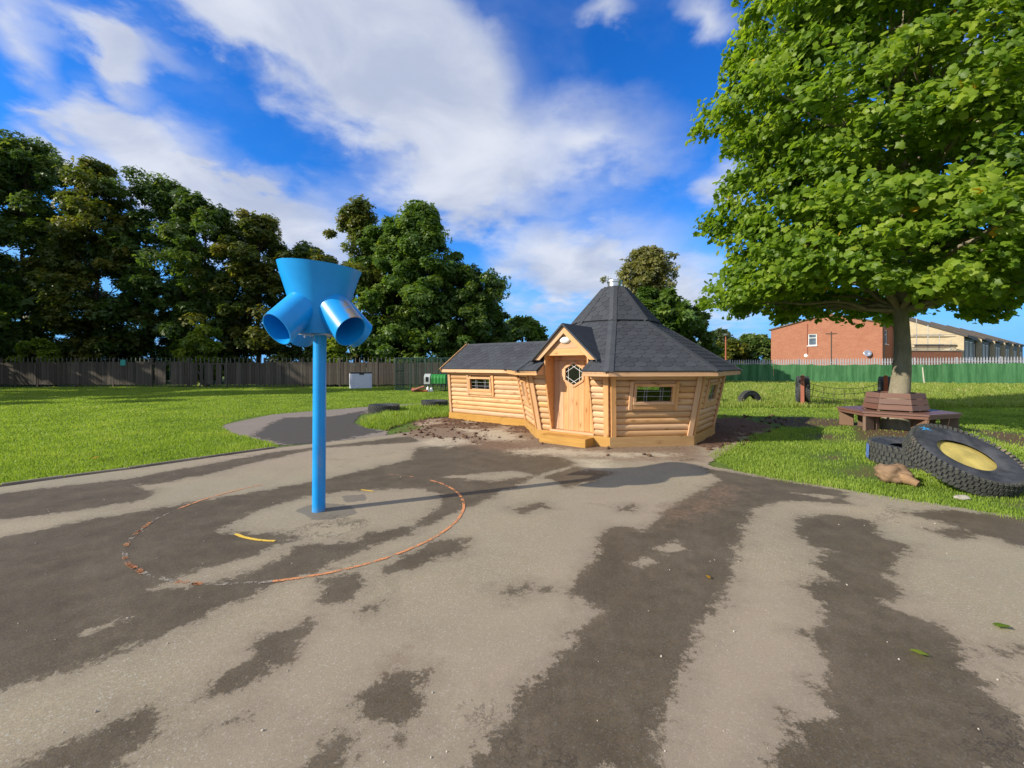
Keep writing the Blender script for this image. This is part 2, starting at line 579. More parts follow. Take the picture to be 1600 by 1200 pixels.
def m_shingle():
    m, t, out = new_mat('slate_grey_felt_shingle')
    tc = t.node('ShaderNodeTexCoord').outputs['Object']
    rnd = t.node('ShaderNodeObjectInfo').outputs['Random']
    n = t.noise(tc, 140, 2, 0.6)
    n2 = t.noise(tc, 3.0, 4, 0.6)
    colr = t.mix(t.step(n, 0.3, 0.7), (0.028, 0.031, 0.038), (0.070, 0.076, 0.089))
    colr = t.mix(t.math('MULTIPLY', t.step(n2, 0.4, 0.8), 0.3), colr, (0.10, 0.105, 0.115))
    v = t.node('ShaderNodeHueSaturation', {'Value': t.step(rnd, 0, 1, False, 0.84, 1.16), 'Color': colr})
    principled(t, out, v.outputs[0], 0.92, n, 0.5, 0.003, 0, 0.25)
    return m


def m_glass():
    m, t, out = new_mat('window_glass')
    fr = t.node('ShaderNodeFresnel', {'IOR': 1.5}).outputs[0]
    tr = t.node('ShaderNodeBsdfTransparent', {'Color': (0.78, 0.84, 0.80, 1)})
    gl = t.node('ShaderNodeBsdfGlossy', {'Color': (0.9, 0.9, 0.9, 1), 'Roughness': 0.02})
    mx = t.node('ShaderNodeMixShader', {0: fr, 1: tr.outputs[0], 2: gl.outputs[0]})
    t.l.new(mx.outputs[0], out.inputs[0])
    return m


def m_asphalt():
    m, t, out = new_mat('playground_asphalt')
    tc = t.node('ShaderNodeTexCoord').outputs['Object']
    wet, dirt, sand, patch = (t.attr(k) for k in ('wet', 'dirt', 'sand', 'patch'))
    n1 = t.noise(tc, 0.9, 5, 0.6)
    n2 = t.noise(tc, 4.5, 7, 0.68)
    n3 = t.noise(tc, 17, 6, 0.7)
    fine = t.noise(tc, 210, 2, 0.7)
    vo = t.node('ShaderNodeTexVoronoi', {'Vector': tc, 'Scale': 150.0})
    agg = vo.outputs['Color']
    aggv = t.node('ShaderNodeSeparateXYZ', {0: agg}).outputs[0]
    # dry tarmac
    dry = t.mix(t.step(n1, 0.3, 0.7), (0.305, 0.258, 0.182), (0.358, 0.298, 0.206))
    dry = t.mix(t.math('MULTIPLY', t.step(n2, 0.52, 0.78), 0.35), dry, (0.215, 0.165, 0.125))
    dry = t.mix(t.math('MULTIPLY', t.step(aggv, 0.2, 0.9), 0.40), dry, (0.165, 0.142, 0.108))
    dry = t.mix(t.step(aggv, 0.90, 0.97, True, 0, 0.70), dry, (0.48, 0.45, 0.40))
    big = t.noise(t.mapping(tc, loc=(4, 9, 1)), 0.30, 4, 0.55)
    dry = t.mix(t.step(big, 0.47, 0.66, True, 0, 0.55), dry, (0.325, 0.258, 0.200))
    dry = t.mix(t.step(big, 0.50, 0.32, True, 0, 0.55), dry, (0.268, 0.252, 0.190))
    scuff = t.noise(t.mapping(tc, (0.5, 3.2, 1), rot=(0, 0, 0.75)), 1.3, 6, 0.7)
    dry = t.mix(t.step(scuff, 0.58, 0.74, True, 0, 0.22), dry, (0.40, 0.355, 0.275))
    # wet tarmac
    wetc = t.mix(t.step(n2, 0.3, 0.7), (0.088, 0.068, 0.043), (0.122, 0.094, 0.060))
    wetc = t.mix(t.math('MULTIPLY', t.step(n1, 0.45, 0.75), 0.5), wetc, (0.122, 0.094, 0.068))
    wetc = t.mix(t.math('MULTIPLY', t.step(aggv, 0.3, 0.9), 0.45), wetc, (0.052, 0.045, 0.038))
    wetc = t.mix(t.step(aggv, 0.91, 0.97, True, 0, 0.30), wetc, (0.24, 0.22, 0.20))
    rag = t.math('ADD', t.math('MULTIPLY', t.math('SUBTRACT', n2, 0.5), 0.42), t.math('MULTIPLY', t.math('SUBTRACT', n3, 0.5), 0.26))
    rag = t.math('ADD', rag, t.math('ADD', t.math('MULTIPLY', t.math('SUBTRACT', t.noise(tc, 55, 4, 0.75), 0.5), 0.16), t.math('MULTIPLY', t.math('SUBTRACT', fine, 0.5), 0.10)))
    wf = t.math('ADD', wet, rag)
    wmask = t.math('MULTIPLY', t.step(wf, -0.022, 0.030), t.step(t.math('ADD', t.noise(t.mapping(tc, (1, 1.0, 1)), 2.1, 6, 0.7), t.math('MULTIPLY', n3, 0.5)), 0.98, 0.62, True, 0.80, 1.0))
    damp = t.step(wf, -0.20, 0.0, True, 0, 0.30)
    colr = t.mix(damp, dry, (0.17, 0.135, 0.105))
    colr = t.mix(wmask, colr, wetc)
    # mortar dust and soil trodden round the new building
    df = t.step(t.math('ADD', dirt, t.math('MULTIPLY', rag, 2.2)), -0.10, 0.35)
    soilc = t.mix(t.step(n3, 0.3, 0.7), (0.125, 0.074, 0.048), (0.250, 0.172, 0.118))
    colr = t.mix(t.math('MULTIPLY', df, 0.8), colr, soilc)
    sf = t.step(t.math('ADD', sand, t.math('MULTIPLY', rag, 2.4)), -0.05, 0.40)
    colr = t.mix(t.math('MULTIPLY', sf, 0.85), colr, t.mix(n3, (0.40, 0.33, 0.24), (0.56, 0.49, 0.37)))
    pf = t.step(t.math('ADD', patch, t.math('MULTIPLY', rag, 0.25)), -0.01, 0.01)
    colr = t.mix(t.math('MULTIPLY', pf, 0.6), colr, (0.110, 0.105, 0.098))
    # hairline cracks
    cr = t.node('ShaderNodeTexVoronoi', {'Vector': t.vmath('ADD', tc, t.node('ShaderNodeCombineXYZ', {0: n2, 1: n3, 2: 0.0}).outputs[0]), 'Scale': 0.33}, feature='DISTANCE_TO_EDGE')
    crk = t.math('MULTIPLY', t.step(cr.outputs[0], 0.0035, 0.001), t.step(n1, 0.50, 0.62))
    colr = t.mix(t.math('MULTIPLY', crk, 0.6), colr, (0.045, 0.04, 0.035))
    h = t.math('ADD', t.math('MULTIPLY', aggv, 0.6), t.math('MULTIPLY', fine, 0.6))
    h = t.math('SUBTRACT', h, crk)
    rough = t.mix(wmask, (0.92, 0.92, 0.92), (0.60, 0.60, 0.60))
    principled(t, out, colr, rough, h, 0.75, 0.004, 0, 0.2)
    return m


def m_soil():
    m, t, out = new_mat('bare_soil')
    tc = t.node('ShaderNodeTexCoord').outputs['Object']
    n = t.noise(tc, 2.0, 6, 0.65)
    n2 = t.noise(tc, 18, 5, 0.7)
    colr = t.mix(t.step(n2, 0.3, 0.7), (0.085, 0.045, 0.028), (0.185, 0.115, 0.075))
    s = t.step(t.math('ADD', t.attr('sand'), t.math('ADD', t.math('MULTIPLY', t.math('SUBTRACT', n, .5), 2.0), t.math('MULTIPLY', t.math('SUBTRACT', n2, .5), 0.8))), 0.0, 0.45)
    colr = t.mix(t.math('MULTIPLY', s, 0.85), colr, (0.40, 0.31, 0.22))
    principled(t, out, colr, 0.95, t.math('ADD', n2, n), 0.9, 0.03, 0, 0.15)
    return m


def m_ground():
    m, t, out = new_mat('turf_ground')
    tc = t.node('ShaderNodeTexCoord').outputs['Object']
    n = t.noise(tc, 0.5, 5, 0.6)
    n2 = t.noise(tc, 6, 6, 0.7)
    n3 = t.noise(tc, 60, 3, 0.7)
    g = t.mix(t.step(n2, 0.3, 0.7), (0.085, 0.140, 0.024), (0.125, 0.190, 0.034))
    g = t.mix(t.math('MULTIPLY', t.step(n, 0.45, 0.75), 0.5), g, (0.160, 0.165, 0.050))
    g = t.mix(t.math('MULTIPLY', t.step(n3, 0.45, 0.75), 0.4), g, (0.05, 0.075, 0.018))
    # bare, trodden earth where the attribute says so
    b = t.step(t.math('ADD', t.attr('bare'), t.math('MULTIPLY', t.math('SUBTRACT', n2, .5), 0.9)), 0.0, 0.3)
    g = t.mix(b, g, t.mix(n3, (0.095, 0.060, 0.036), (0.165, 0.112, 0.070)))
    principled(t, out, g, 0.95, t.math('ADD', n3, n2), 0.7, 0.02, 0, 0.15)
    return m


def m_path():
    m, t, out = new_mat('path_asphalt')
    tc = t.node('ShaderNodeTexCoord').outputs['Object']
    n = t.noise(tc, 0.7, 5, 0.6)
    n2 = t.noise(tc, 5, 6, 0.7)
    n3 = t.noise(tc, 90, 3, 0.7)
    w = t.math('ADD', t.attr('wet'), t.math('ADD', t.math('MULTIPLY', t.math('SUBTRACT', n2, .5), 1.1), t.math('MULTIPLY', t.math('SUBTRACT', n3, .5), 0.2)))
    colr = t.mix(t.step(w, -0.02, 0.04), t.mix(n, (0.20, 0.165, 0.14), (0.27, 0.225, 0.19)), t.mix(n2, (0.058, 0.053, 0.048), (0.088, 0.078, 0.068)))
    colr = t.mix(t.math('MULTIPLY', t.step(n3, 0.45, 0.8), 0.4), colr, (0.05, 0.045, 0.04))
    principled(t, out, colr, 0.85, n3, 0.5, 0.006, 0, 0.3)
    return m


def m_brick(name, c1, c2, mortar, bw=0.225, bh=0.075):
    """x along the wall, z up (object space)"""
    m, t, out = new_mat(name)
    tc = t.node('ShaderNodeTexCoord').outputs['Object']
    s = t.node('ShaderNodeSeparateXYZ', {0: tc})
    uv = t.node('ShaderNodeCombineXYZ', {0: t.math('ADD', s.outputs[0], s.outputs[1]), 1: s.outputs[2], 2: 0.0}).outputs[0]
    br = t.node('ShaderNodeTexBrick', {'Vector': uv, 'Color1': (*c1, 1), 'Color2': (*c2, 1), 'Mortar': (*mortar, 1), 'Scale': 1.0,
                                       'Mortar Size': 0.008, 'Brick Width': bw, 'Row Height': bh, 'Bias': 0.0})
    n = t.noise(tc, 0.8, 4, 0.6)
    colr = t.mix(t.math('MULTIPLY', t.step(n, 0.4, 0.75), 0.25), br.outputs['Color'], tuple(x * 0.7 for x in c1))
    n2 = t.noise(t.mapping(tc, (0.3, 0.3, 6)), 1.0, 3, 0.6)
    colr = t.mix(t.math('MULTIPLY', t.step(n2, 0.4, 0.7), 0.22), colr, tuple(x * 0.72 for x in c2))
    principled(t, out, colr, 0.9, br.outputs['Fac'], 0.3, 0.01, 0, 0.2)
    return m


def m_bark(name, c0, c1, c2, sc=1.0):
    m, t, out = new_mat(name)
    tc = t.node('ShaderNodeTexCoord').outputs['Object']
    n = t.noise(t.mapping(tc, (1, 1, 0.35)), 5 * sc, 6, 0.65, 0.4)
    n2 = t.noise(t.mapping(tc, (1, 1, 0.5)), 30 * sc, 5, 0.7)
    colr = t.mix(t.step(n, 0.35, 0.65), c0, c1)
    colr = t.mix(t.step(n2, 0.5, 0.75, True, 0, 0.6), colr, c2)
    principled(t, out, colr, 0.9, t.math('ADD', n2, n), 0.6, 0.02, 0, 0.15)
    return m


def m_screen():
    m, t, out = new_mat('green_screening')
    tc = t.node('ShaderNodeTexCoord').outputs['Object']
    n = t.noise(t.mapping(tc, (1.4, 1, 0.12)), 2.0, 5, 0.65)
    n2 = t.noise(t.mapping(tc, (14, 1, 1.2)), 2.0, 4, 0.6)
    n3 = t.noise(tc, 0.6, 3, 0.6)
    colr = t.mix(t.step(n, 0.3, 0.7), (0.026, 0.105, 0.036), (0.085, 0.225, 0.095))
    colr = t.mix(t.math('MULTIPLY', t.step(n2, 0.45, 0.8), 0.5), colr, (0.10, 0.26, 0.12))
    colr = t.mix(t.math('MULTIPLY', t.step(n3, 0.5, 0.8), 0.4), colr, (0.035, 0.12, 0.05))
    principled(t, out, colr, 0.8, n2, 0.3, 0.01, 0, 0.2)
    return m


def m_paint(name, c, thr):
    """worn line paint: real flakes of paint with bare tarmac between"""
    m, t, out = new_mat(name)
    tc = t.node('ShaderNodeTexCoord').outputs['Object']
    n = t.noise(tc, 9, 6, 0.75)
    n2 = t.noise(tc, 70, 3, 0.7)
    p = t.node('ShaderNodeBsdfPrincipled', {'Base Color': (*c, 1), 'Roughness': 0.8})
    tr = t.node('ShaderNodeBsdfTransparent')
    f = t.step(t.math('ADD', t.math('MULTIPLY', n, 0.7), t.math('MULTIPLY', n2, 0.4)), thr, thr + 0.12)
    mx = t.node('ShaderNodeMixShader', {0: f, 1: tr.outputs[0], 2: p.outputs[0]})
    t.l.new(mx.outputs[0], out.inputs[0])
    return m


MT['rubber'], MT['tread'], MT['blue'], MT['shingle'], MT['glass'] = m_rubber(), m_tread(), m_blue(), m_shingle(), m_glass()
MT['asphalt'], MT['soil'], MT['ground'], MT['path'], MT['screen'] = m_asphalt(), m_soil(), m_ground(), m_path(), m_screen()
MT['brick'] = m_brick('red_brick', (0.31, 0.110, 0.064), (0.40, 0.155, 0.090), (0.36, 0.22, 0.15))
MT['buff'] = m_brick('buff_brick', (0.46, 0.36, 0.22), (0.56, 0.45, 0.29), (0.50, 0.44, 0.34))
MT['rooftile'] = m_plain('brown_roof_tile', (0.14, 0.10, 0.075), 0.85, 0.3, 3)
MT['bark'] = m_bark('smooth_grey_bark', (0.29, 0.255, 0.18), (0.20, 0.175, 0.125), (0.38, 0.35, 0.26))
MT['barkdark'] = m_bark('dark_bark', (0.085, 0.068, 0.05), (0.055, 0.045, 0.034), (0.11, 0.095, 0.075))
MT['leaf_near'] = m_leaf('maple_leaf', [(0.0, (0.070, 0.145, 0.014)), (0.5, (0.180, 0.285, 0.024)), (0.9, (0.320, 0.410, 0.045)), (0.955, (0.20, 0.32, 0.04)), (0.985, (0.60, 0.38, 0.02)), (1.0, (0.50, 0.20, 0.03))], 0.54)
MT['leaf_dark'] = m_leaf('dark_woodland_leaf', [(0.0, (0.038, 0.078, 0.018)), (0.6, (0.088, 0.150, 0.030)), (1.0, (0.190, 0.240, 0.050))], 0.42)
MT['leaf_yellow'] = m_leaf('turning_leaf', [(0.0, (0.044, 0.080, 0.018)), (0.6, (0.115, 0.145, 0.026)), (1.0, (0.300, 0.250, 0.040))], 0.42)
MT['leaf_mid'] = m_leaf('mid_green_leaf', [(0.0, (0.050, 0.110, 0.020)), (0.6, (0.110, 0.190, 0.034)), (1.0, (0.230, 0.295, 0.055))], 0.42)
MT['leaf_olive'] = m_leaf('olive_feathery_leaf', [(0.0, (0.120, 0.135, 0.045)), (0.6, (0.200, 0.200, 0.070)), (1.0, (0.320, 0.290, 0.105))], 0.42)
MT['leaf_pale'] = m_leaf('pale_distant_leaf', [(0.0, (0.070, 0.110, 0.050)), (1.0, (0.145, 0.185, 0.085))], 0.28)
MT['leaf_bush'] = m_leaf('bright_bush_leaf', [(0.0, (0.060, 0.120, 0.012)), (0.6, (0.160, 0.230, 0.020)), (1.0, (0.28, 0.33, 0.03))], 0.4)
MT['grass'] = m_leaf('lawn_grass', [(0.0, (0.145, 0.225, 0.030)), (0.5, (0.250, 0.355, 0.048)), (0.85, (0.320, 0.410, 0.070)), (1.0, (0.40, 0.41, 0.13))], 0.42, 0.5)
MT['meadow'] = m_leaf('rough_grass', [(0.0, (0.140, 0.220, 0.030)), (0.5, (0.235, 0.310, 0.050)), (0.8, (0.310, 0.350, 0.080)), (1.0, (0.46, 0.41, 0.18))], 0.35, 0.5)
MT['orange'] = m_paint('worn_orange_paint', (0.62, 0.25, 0.10), 0.465)
MT['orange_worn'] = m_paint('very_worn_orange_paint', (0.58, 0.26, 0.13), 0.55)
MT['yellow'] = m_paint('worn_yellow_paint', (0.72, 0.47, 0.06), 0.42)
MT['faint'] = m_paint('faded_white_paint', (0.33, 0.29, 0.24), 0.54)


# ------------------------------------------------------------------ the ground
def px_poly(pts, z=0.0):
    return np.array([G(x, y, z) for x, y in pts])


OCT = Vector((2.42, 10.14, 0))          # middle of the eight-sided cabin
S8 = math.tan(R_(22.5))
A0, A1 = 1.955, 2.18                    # apothem at the foot and at the top of the leaning walls
PHI = [-128 + 45 * k for k in range(8)]


def nvec(deg):
    return Vector((math.cos(R_(deg)), math.sin(R_(deg)), 0))


KERB = [(-13.0, -1.6), (-9.3, 2.35)] + [G(*p) for p in ((0, 760), (100, 746), (200, 733), (310, 717), (430, 700), (520, 690), (600, 680.5), (640, 675))]
RIGHT_EDGE = [G(*p) for p in ((1100, 727), (1180, 742), (1320, 765), (1430, 783), (1600, 809))] + [(8.6, 2.6), (12.5, -1.5)]
LAWN_LEFT_CUT = [G(*p) for p in ((434, 696), (400, 686), (362, 678), (343, 668), (360, 658), (400, 650), (450, 645), (560, 636.5), (640, 631), (700, 627), (770, 622))]
PATH_POLY = LAWN_LEFT_CUT + [G(*p) for p in ((770, 627), (700, 631), (655, 634.5), (605, 640), (563, 648), (553, 660), (572, 668), (606, 673), (604, 681), (520, 690))]
SOIL_POLY = [G(*p) for p in ((604, 671), (642, 657), (690, 648))] + [(-1.6, 13.2), (0.4, 14.4), (3.4, 14.2), (5.6, 12.6)] + \
            [G(*p) for p in ((1215, 650), (1236, 662), (1180, 683), (1133, 703), (1104, 722), (1040, 716), (960, 712), (880, 706), (800, 697), (720, 690), (660, 683), (625, 678))]
PLAY_POLY = KERB + [(-1.9, 12.0), (0.5, 12.5), (4.2, 11.5), (5.2, 9.4)] + RIGHT_EDGE + [(12.5, -2.5), (-13.0, -2.5)]

WET = [  # damp areas traced as seen, laid on the ground
    [(-60, 782), (0, 771), (200, 748), (430, 706), (560, 691), (640, 681), (660, 690), (500, 700), (400, 722), (330, 740), (240, 757), (205, 757), (240, 766), (232, 776), (190, 790), (60, 806), (-60, 818)],
    [(-60, 852), (0, 842), (120, 815), (300, 785), (420, 765), (520, 746), (640, 718), (652, 700), (700, 688), (780, 690), (850, 704), (905, 724), (835, 745), (760, 780), (720, 797), (640, 832), (520, 880), (450, 905), (300, 975), (130, 1040), (0, 1085), (-60, 1100)],
    [(498, 905), (560, 893), (572, 915), (548, 945), (508, 942)],
    [(590, 892), (640, 862), (690, 842), (735, 844), (725, 862), (680, 872), (645, 890), (600, 900)],
    [(395, 1010), (440, 980), (492, 965), (482, 985), (455, 1010), (448, 1032), (400, 1057), (375, 1072), (318, 1088), (330, 1062), (380, 1040)],
    [(30, 1190), (110, 1160), (190, 1112), (232, 1100), (255, 1130), (240, 1150), (180, 1190), (150, 1225), (0, 1225)],
    [(550, 1088), (610, 1050), (655, 1048), (662, 1070), (652, 1120), (622, 1165), (602, 1152), (575, 1128)],
    [(326, 1138), (370, 1112), (398, 1108), (392, 1122), (350, 1142)],
    [(440, 1225), (490, 1165), (540, 1143), (562, 1148), (542, 1180), (515, 1225)],
    [(700, 1225), (760, 1140), (830, 1070), (890, 1010), (900, 985), (948, 955), (905, 940), (888, 920), (920, 890), (932, 865), (950, 822), (1015, 830), (1030, 805), (1080, 775), (1125, 750), (1095, 730), (1180, 744), (1318, 767), (1330, 786), (1215, 783), (1180, 795), (1165, 825), (1150, 865), (1145, 900), (1125, 935), (1100, 980), (1075, 1020), (1065, 1060), (1045, 1125), (1025, 1200), (1018, 1225)],
    [(1238, 825), (1255, 807), (1305, 804), (1360, 812), (1380, 838), (1425, 855), (1398, 870), (1402, 885), (1385, 900), (1415, 932), (1380, 942), (1450, 970), (1495, 995), (1507, 1025), (1540, 1060), (1550, 1090), (1600, 1128), (1640, 1225), (1200, 1225), (1213, 1175), (1240, 1160), (1222, 1115), (1305, 1135), (1275, 1085), (1312, 1050), (1280, 1020), (1253, 990), (1287, 970), (1258, 910), (1292, 900), (1270, 880), (1297, 860), (1262, 850)],
    [(1408, 800), (1475, 797), (1640, 812), (1640, 862), (1600, 856), (1525, 834), (1470, 816)],
    [(1455, 828), (1500, 822), (1522, 834), (1490, 842)],
    [(852, 745), (900, 728), (960, 738), (930, 752), (880, 762)], [(800, 795), (850, 785), (862, 793), (815, 802)], [(965, 793), (990, 789), (996, 796), (972, 799)],
    [(785, 925), (800, 915), (826, 916), (820, 927), (795, 931)], [(845, 918), (872, 916), (868, 923), (848, 924)], [(1570, 1018), (1598, 1014), (1598, 1024)],
    [(575, 952), (598, 944), (600, 952), (580, 960)],
]
DRYHOLES = [
    [(335, 830), (390, 802), (480, 775), (560, 766), (660, 763), (692, 775), (678, 800), (640, 822), (570, 832), (560, 846), (470, 852), (440, 872), (400, 892), (330, 912), (290, 917), (240, 922), (300, 893), (400, 868), (455, 845), (450, 835), (390, 832)],
    [(985, 880), (1010, 870), (1028, 878), (1005, 888)], [(1030, 855), (1060, 848), (1065, 858), (1040, 864)], [(110, 800), (200, 785), (170, 805), (30, 835), (0, 838)],
    [(130, 990), (190, 962), (200, 966), (150, 990)], [(1240, 770), (1310, 776), (1290, 780)], [(690, 745), (800, 735), (840, 742), (770, 752)],
]
DIRT = [[(600, 672), (700, 662), (830, 672), (960, 690), (1100, 690), (1110, 724), (1040, 722), (960, 722), (880, 716), (770, 706), (690, 695), (640, 684)],
        [(590, 1045), (640, 1012), (668, 1006), (660, 1020), (612, 1052)], [(1030, 800), (1120, 755), (1180, 765), (1120, 800), (1050, 830)]]
SAND = [[(645, 690), (680, 680), (740, 684), (752, 694), (700, 700), (660, 700)], [(780, 700), (860, 698), (960, 704), (1060, 706), (1080, 716), (980, 718), (880, 715), (800, 712)],
        [(700, 668), (800, 668), (835, 690), (760, 690)], [(880, 715), (960, 716), (975, 735), (930, 740), (900, 730)]]
PATCH = [[(462, 797), (500, 784), (548, 790), (560, 802), (520, 812), (488, 812)], [(535, 775), (570, 772), (575, 781), (540, 786)]]


def union_sdf(P, polys):
    r = np.full(len(P), -1e3)
    for q in polys:
        r = np.maximum(r, poly_sdf(P, px_poly(q)))
    return r


def grid_sheet(xs, ys, keep):
    X, Y = np.meshgrid(xs, ys)
    P = np.stack([X.ravel(), Y.ravel()], 1)
    nx, ny = len(xs), len(ys)
    i = np.arange(ny - 1)[:, None] * nx + np.arange(nx - 1)[None, :]
    q = np.stack([i, i + 1, i + nx + 1, i + nx], -1).reshape(-1, 4)
    ok = keep(P)
    q = q[ok[q].all(1)]
    used = np.unique(q)
    remap = np.full(len(P), -1)
    remap[used] = np.arange(len(used))
    return P[used], remap[q]


def build_playground():
    ys = np.concatenate([np.arange(-2.5, 1.2, 0.15), np.arange(1.2, 12.6, 0.05)])
    xs = np.concatenate([np.arange(-13, -8, 0.15), np.arange(-8, 8, 0.05), np.arange(8, 12.6, 0.15)])
    poly = np.array(PLAY_POLY)
    P, Q = grid_sheet(xs, ys, lambda p: poly_sdf(p, poly) > -0.06)
    wet = union_sdf(P, WET)
    dry = union_sdf(P, DRYHOLES)
    wet = np.clip(np.minimum(wet, -dry), -0.35, 0.35)
    z = np.zeros(len(P))
    at = {'wet': wet, 'dirt': np.clip(union_sdf(P, DIRT), -1, 0.6), 'sand': np.clip(union_sdf(P, SAND), -1, 0.35), 'patch': np.clip(union_sdf(P, PATCH), -1, 1)}
    me = npmesh('playground', np.column_stack([P, z]), [Q], MT['asphalt'], at)
    tag(emit_mesh('playground', me), kind='structure')


def snoise(P, sc, seed=0.0):
    return np.array([mnoise.noise((p[0] * sc + seed, p[1] * sc - seed, seed)) for p in P])


BARE = [[(1175, 655), (1240, 650), (1330, 655), (1345, 665), (1240, 668)], [(1325, 660), (1500, 664), (1500, 690), (1330, 690)], [(1300, 735), (1350, 722), (1385, 728), (1380, 750), (1330, 748)],
        [(1255, 680), (1290, 676), (1330, 682), (1300, 690)], [(1500, 668), (1640, 680), (1640, 710), (1560, 690)], [(1560, 790), (1640, 760), (1640, 800)], [(1270, 712), (1310, 705), (1330, 716), (1290, 722)]]


def build_ground():
    # one sheet to the horizon, finer where it is near
    ax = np.array(sorted(set(np.round(np.concatenate([np.arange(-60, 61, 4), np.arange(3, 14, 0.25), [-2000, -800, -300, -120, 120, 300, 800, 2000]]), 3))))
    ay = np.array(sorted(set(np.round(np.concatenate([np.arange(-20, 81, 4), np.arange(4, 20, 0.25), [-2000, -600, -150, 150, 400, 1000, 2500]]), 3))))
    P, Q = grid_sheet(ax, ay, lambda p: np.ones(len(p), bool))
    b = np.clip(union_sdf(P, BARE), -0.6, 0.4)
    me = npmesh('ground', np.column_stack([P, np.full(len(P), -0.012)]), [Q], MT['ground'], {'bare': b})
    tag(emit_mesh('ground', me), kind='structure')


def build_path():
    poly = np.array(PATH_POLY)
    P, Q = grid_sheet(np.arange(-7.5, 0.2, 0.06), np.arange(7.5, 20.5, 0.06), lambda p: poly_sdf(p, poly) > -0.03)
    wet = union_sdf(P, [[(420, 662), (445, 652), (520, 650), (575, 640), (560, 660), (575, 668), (600, 674), (520, 690), (450, 697), (425, 690), (390, 682)]])
    me = npmesh('path', np.column_stack([P, np.full(len(P), -0.004)]), [Q], MT['path'], {'wet': np.clip(wet, -.5, .5)})
    tag(emit_mesh('path', me), kind='structure')


def build_soil():
    poly = np.array(SOIL_POLY)
    P, Q = grid_sheet(np.arange(-3.6, 6.6, 0.05), np.arange(6.3, 14.8, 0.05), lambda p: poly_sdf(p, poly) > -0.25)
    d = poly_sdf(P, poly)
    edge = np.clip((d + 0.12) / 0.45, 0, 1)
    n = snoise(P, 1.3, 3.1) * .5 + snoise(P, 4.5, 7.7) * .3 + snoise(P, 13, 1.7) * .28
    # thin and trodden in front of the door, heaped at both sides
    front = np.clip((P[:, 1] - (8.2 - 0.55 * (P[:, 0] - 2.0))) / 1.2, 0, 1)
    front = np.where(P[:, 0] > 3.3, np.clip((P[:, 0] - 3.2) / 0.8, 0, 1), front)
    z = -0.035 + edge * (0.018 + 0.035 * front) + n * 0.045 * (0.45 + front) * np.clip(edge * 1.5, 0.2, 1)
    sand = np.clip(np.maximum(union_sdf(P, SAND), union_sdf(P, [[(640, 660), (700, 652), (705, 662), (650, 668)], [(1090, 712), (1180, 672), (1215, 664), (1190, 684), (1120, 712)]])), -1, 0.4)
    me = npmesh('soil', np.column_stack([P, z]), [Q], MT['soil'], {'sand': sand}, True)
    tag(emit_mesh('soil', me), kind='structure')
    # clods and crumbs of earth
    V, Fs = [], []
    ico = bmesh.new()
    bmesh.ops.create_icosphere(ico, subdivisions=1, radius=1)
    iv = np.array([v.co[:] for v in ico.verts])
    fi = np.array([[v.index for v in f.verts] for f in ico.faces])
    ico.free()
    cnt = 0
    pts = []
    lo, hi = poly.min(0), poly.max(0)
    while len(pts) < 620:
        p = lo + rng.random(2) * (hi - lo)
        if poly_sdf(p[None], poly)[0] > -0.1:
            q = p - np.array([OCT.x, OCT.y])
            if np.hypot(*q) > 2.15:
                far = 1.0 if (p[0] < -0.5 or p[0] > 4.2) else 0.12
                if rng.random() < far:
                    pts.append(p)
    for p in pts:
        s = 0.012 + 0.045 * rng.random() ** 3
        vv = iv * (1 + 0.35 * rng.standard_normal((len(iv), 1))) * s * np.array([1, 1, .7])
        V.append(vv + np.array([p[0], p[1], 0.0 + s * .3]))
        Fs.append(fi + cnt)
        cnt += len(iv)
    me = npmesh('soil_clods', np.concatenate(V), [np.concatenate(Fs)], MT['soilclod'])
    tag(emit_mesh('soil_clods', me), kind='stuff')


def build_kerb():
    root = thing('kerb', 'low weathered concrete kerb along the edge of the left lawn', 'kerb', (*KERB[2], 0))
    pts = [Vector((*p, 0)) for p in KERB]
    # walk along the line in stones 0.9 m long
    seg, t = 0, 0.0
    step = 0.9
    walk = []
    for a, b in zip(pts[:-1], pts[1:]):
        n = max(1, round((b - a).length / step))
        for i in range(n):
            walk.append((a + (b - a) * (i / n), a + (b - a) * ((i + 1) / n)))
    for a, b in walk:
        d = (b - a).normalized()
        up = 0.028 + 0.008 * random.random()
        if a.x > -4.5:
            up = 0.006
        z = up - 0.06
        beam('kerb_stone', a + d * 0.006 + Vector((0, 0, z)), b - d * 0.006 + Vector((0, 0, z + random.uniform(-.004, .004))), (0, 0, 1), 0.055, 0.12, MT['concrete'], root, 0.008)


def strip(name, cx, cy, r, w, a0, a1, mat, z, n=28, jitter=0.0):
    V, Fc = [], []
    for i in range(n + 1):
        a = R_(a0 + (a1 - a0) * i / n)
        j = jitter * (random.random() - .5)
        for rr in (r - w / 2 + j, r + w / 2 + j * .6):
            V.append((cx + rr * math.cos(a), cy + rr * math.sin(a), z))
        if i:
            k = 2 * i
            Fc.append((k - 2, k - 1, k + 1, k))
    o = emit(name, V, Fc, mat)
    return tag(o, kind='structure')


POLE = Vector((-2.053, 4.555, 0))


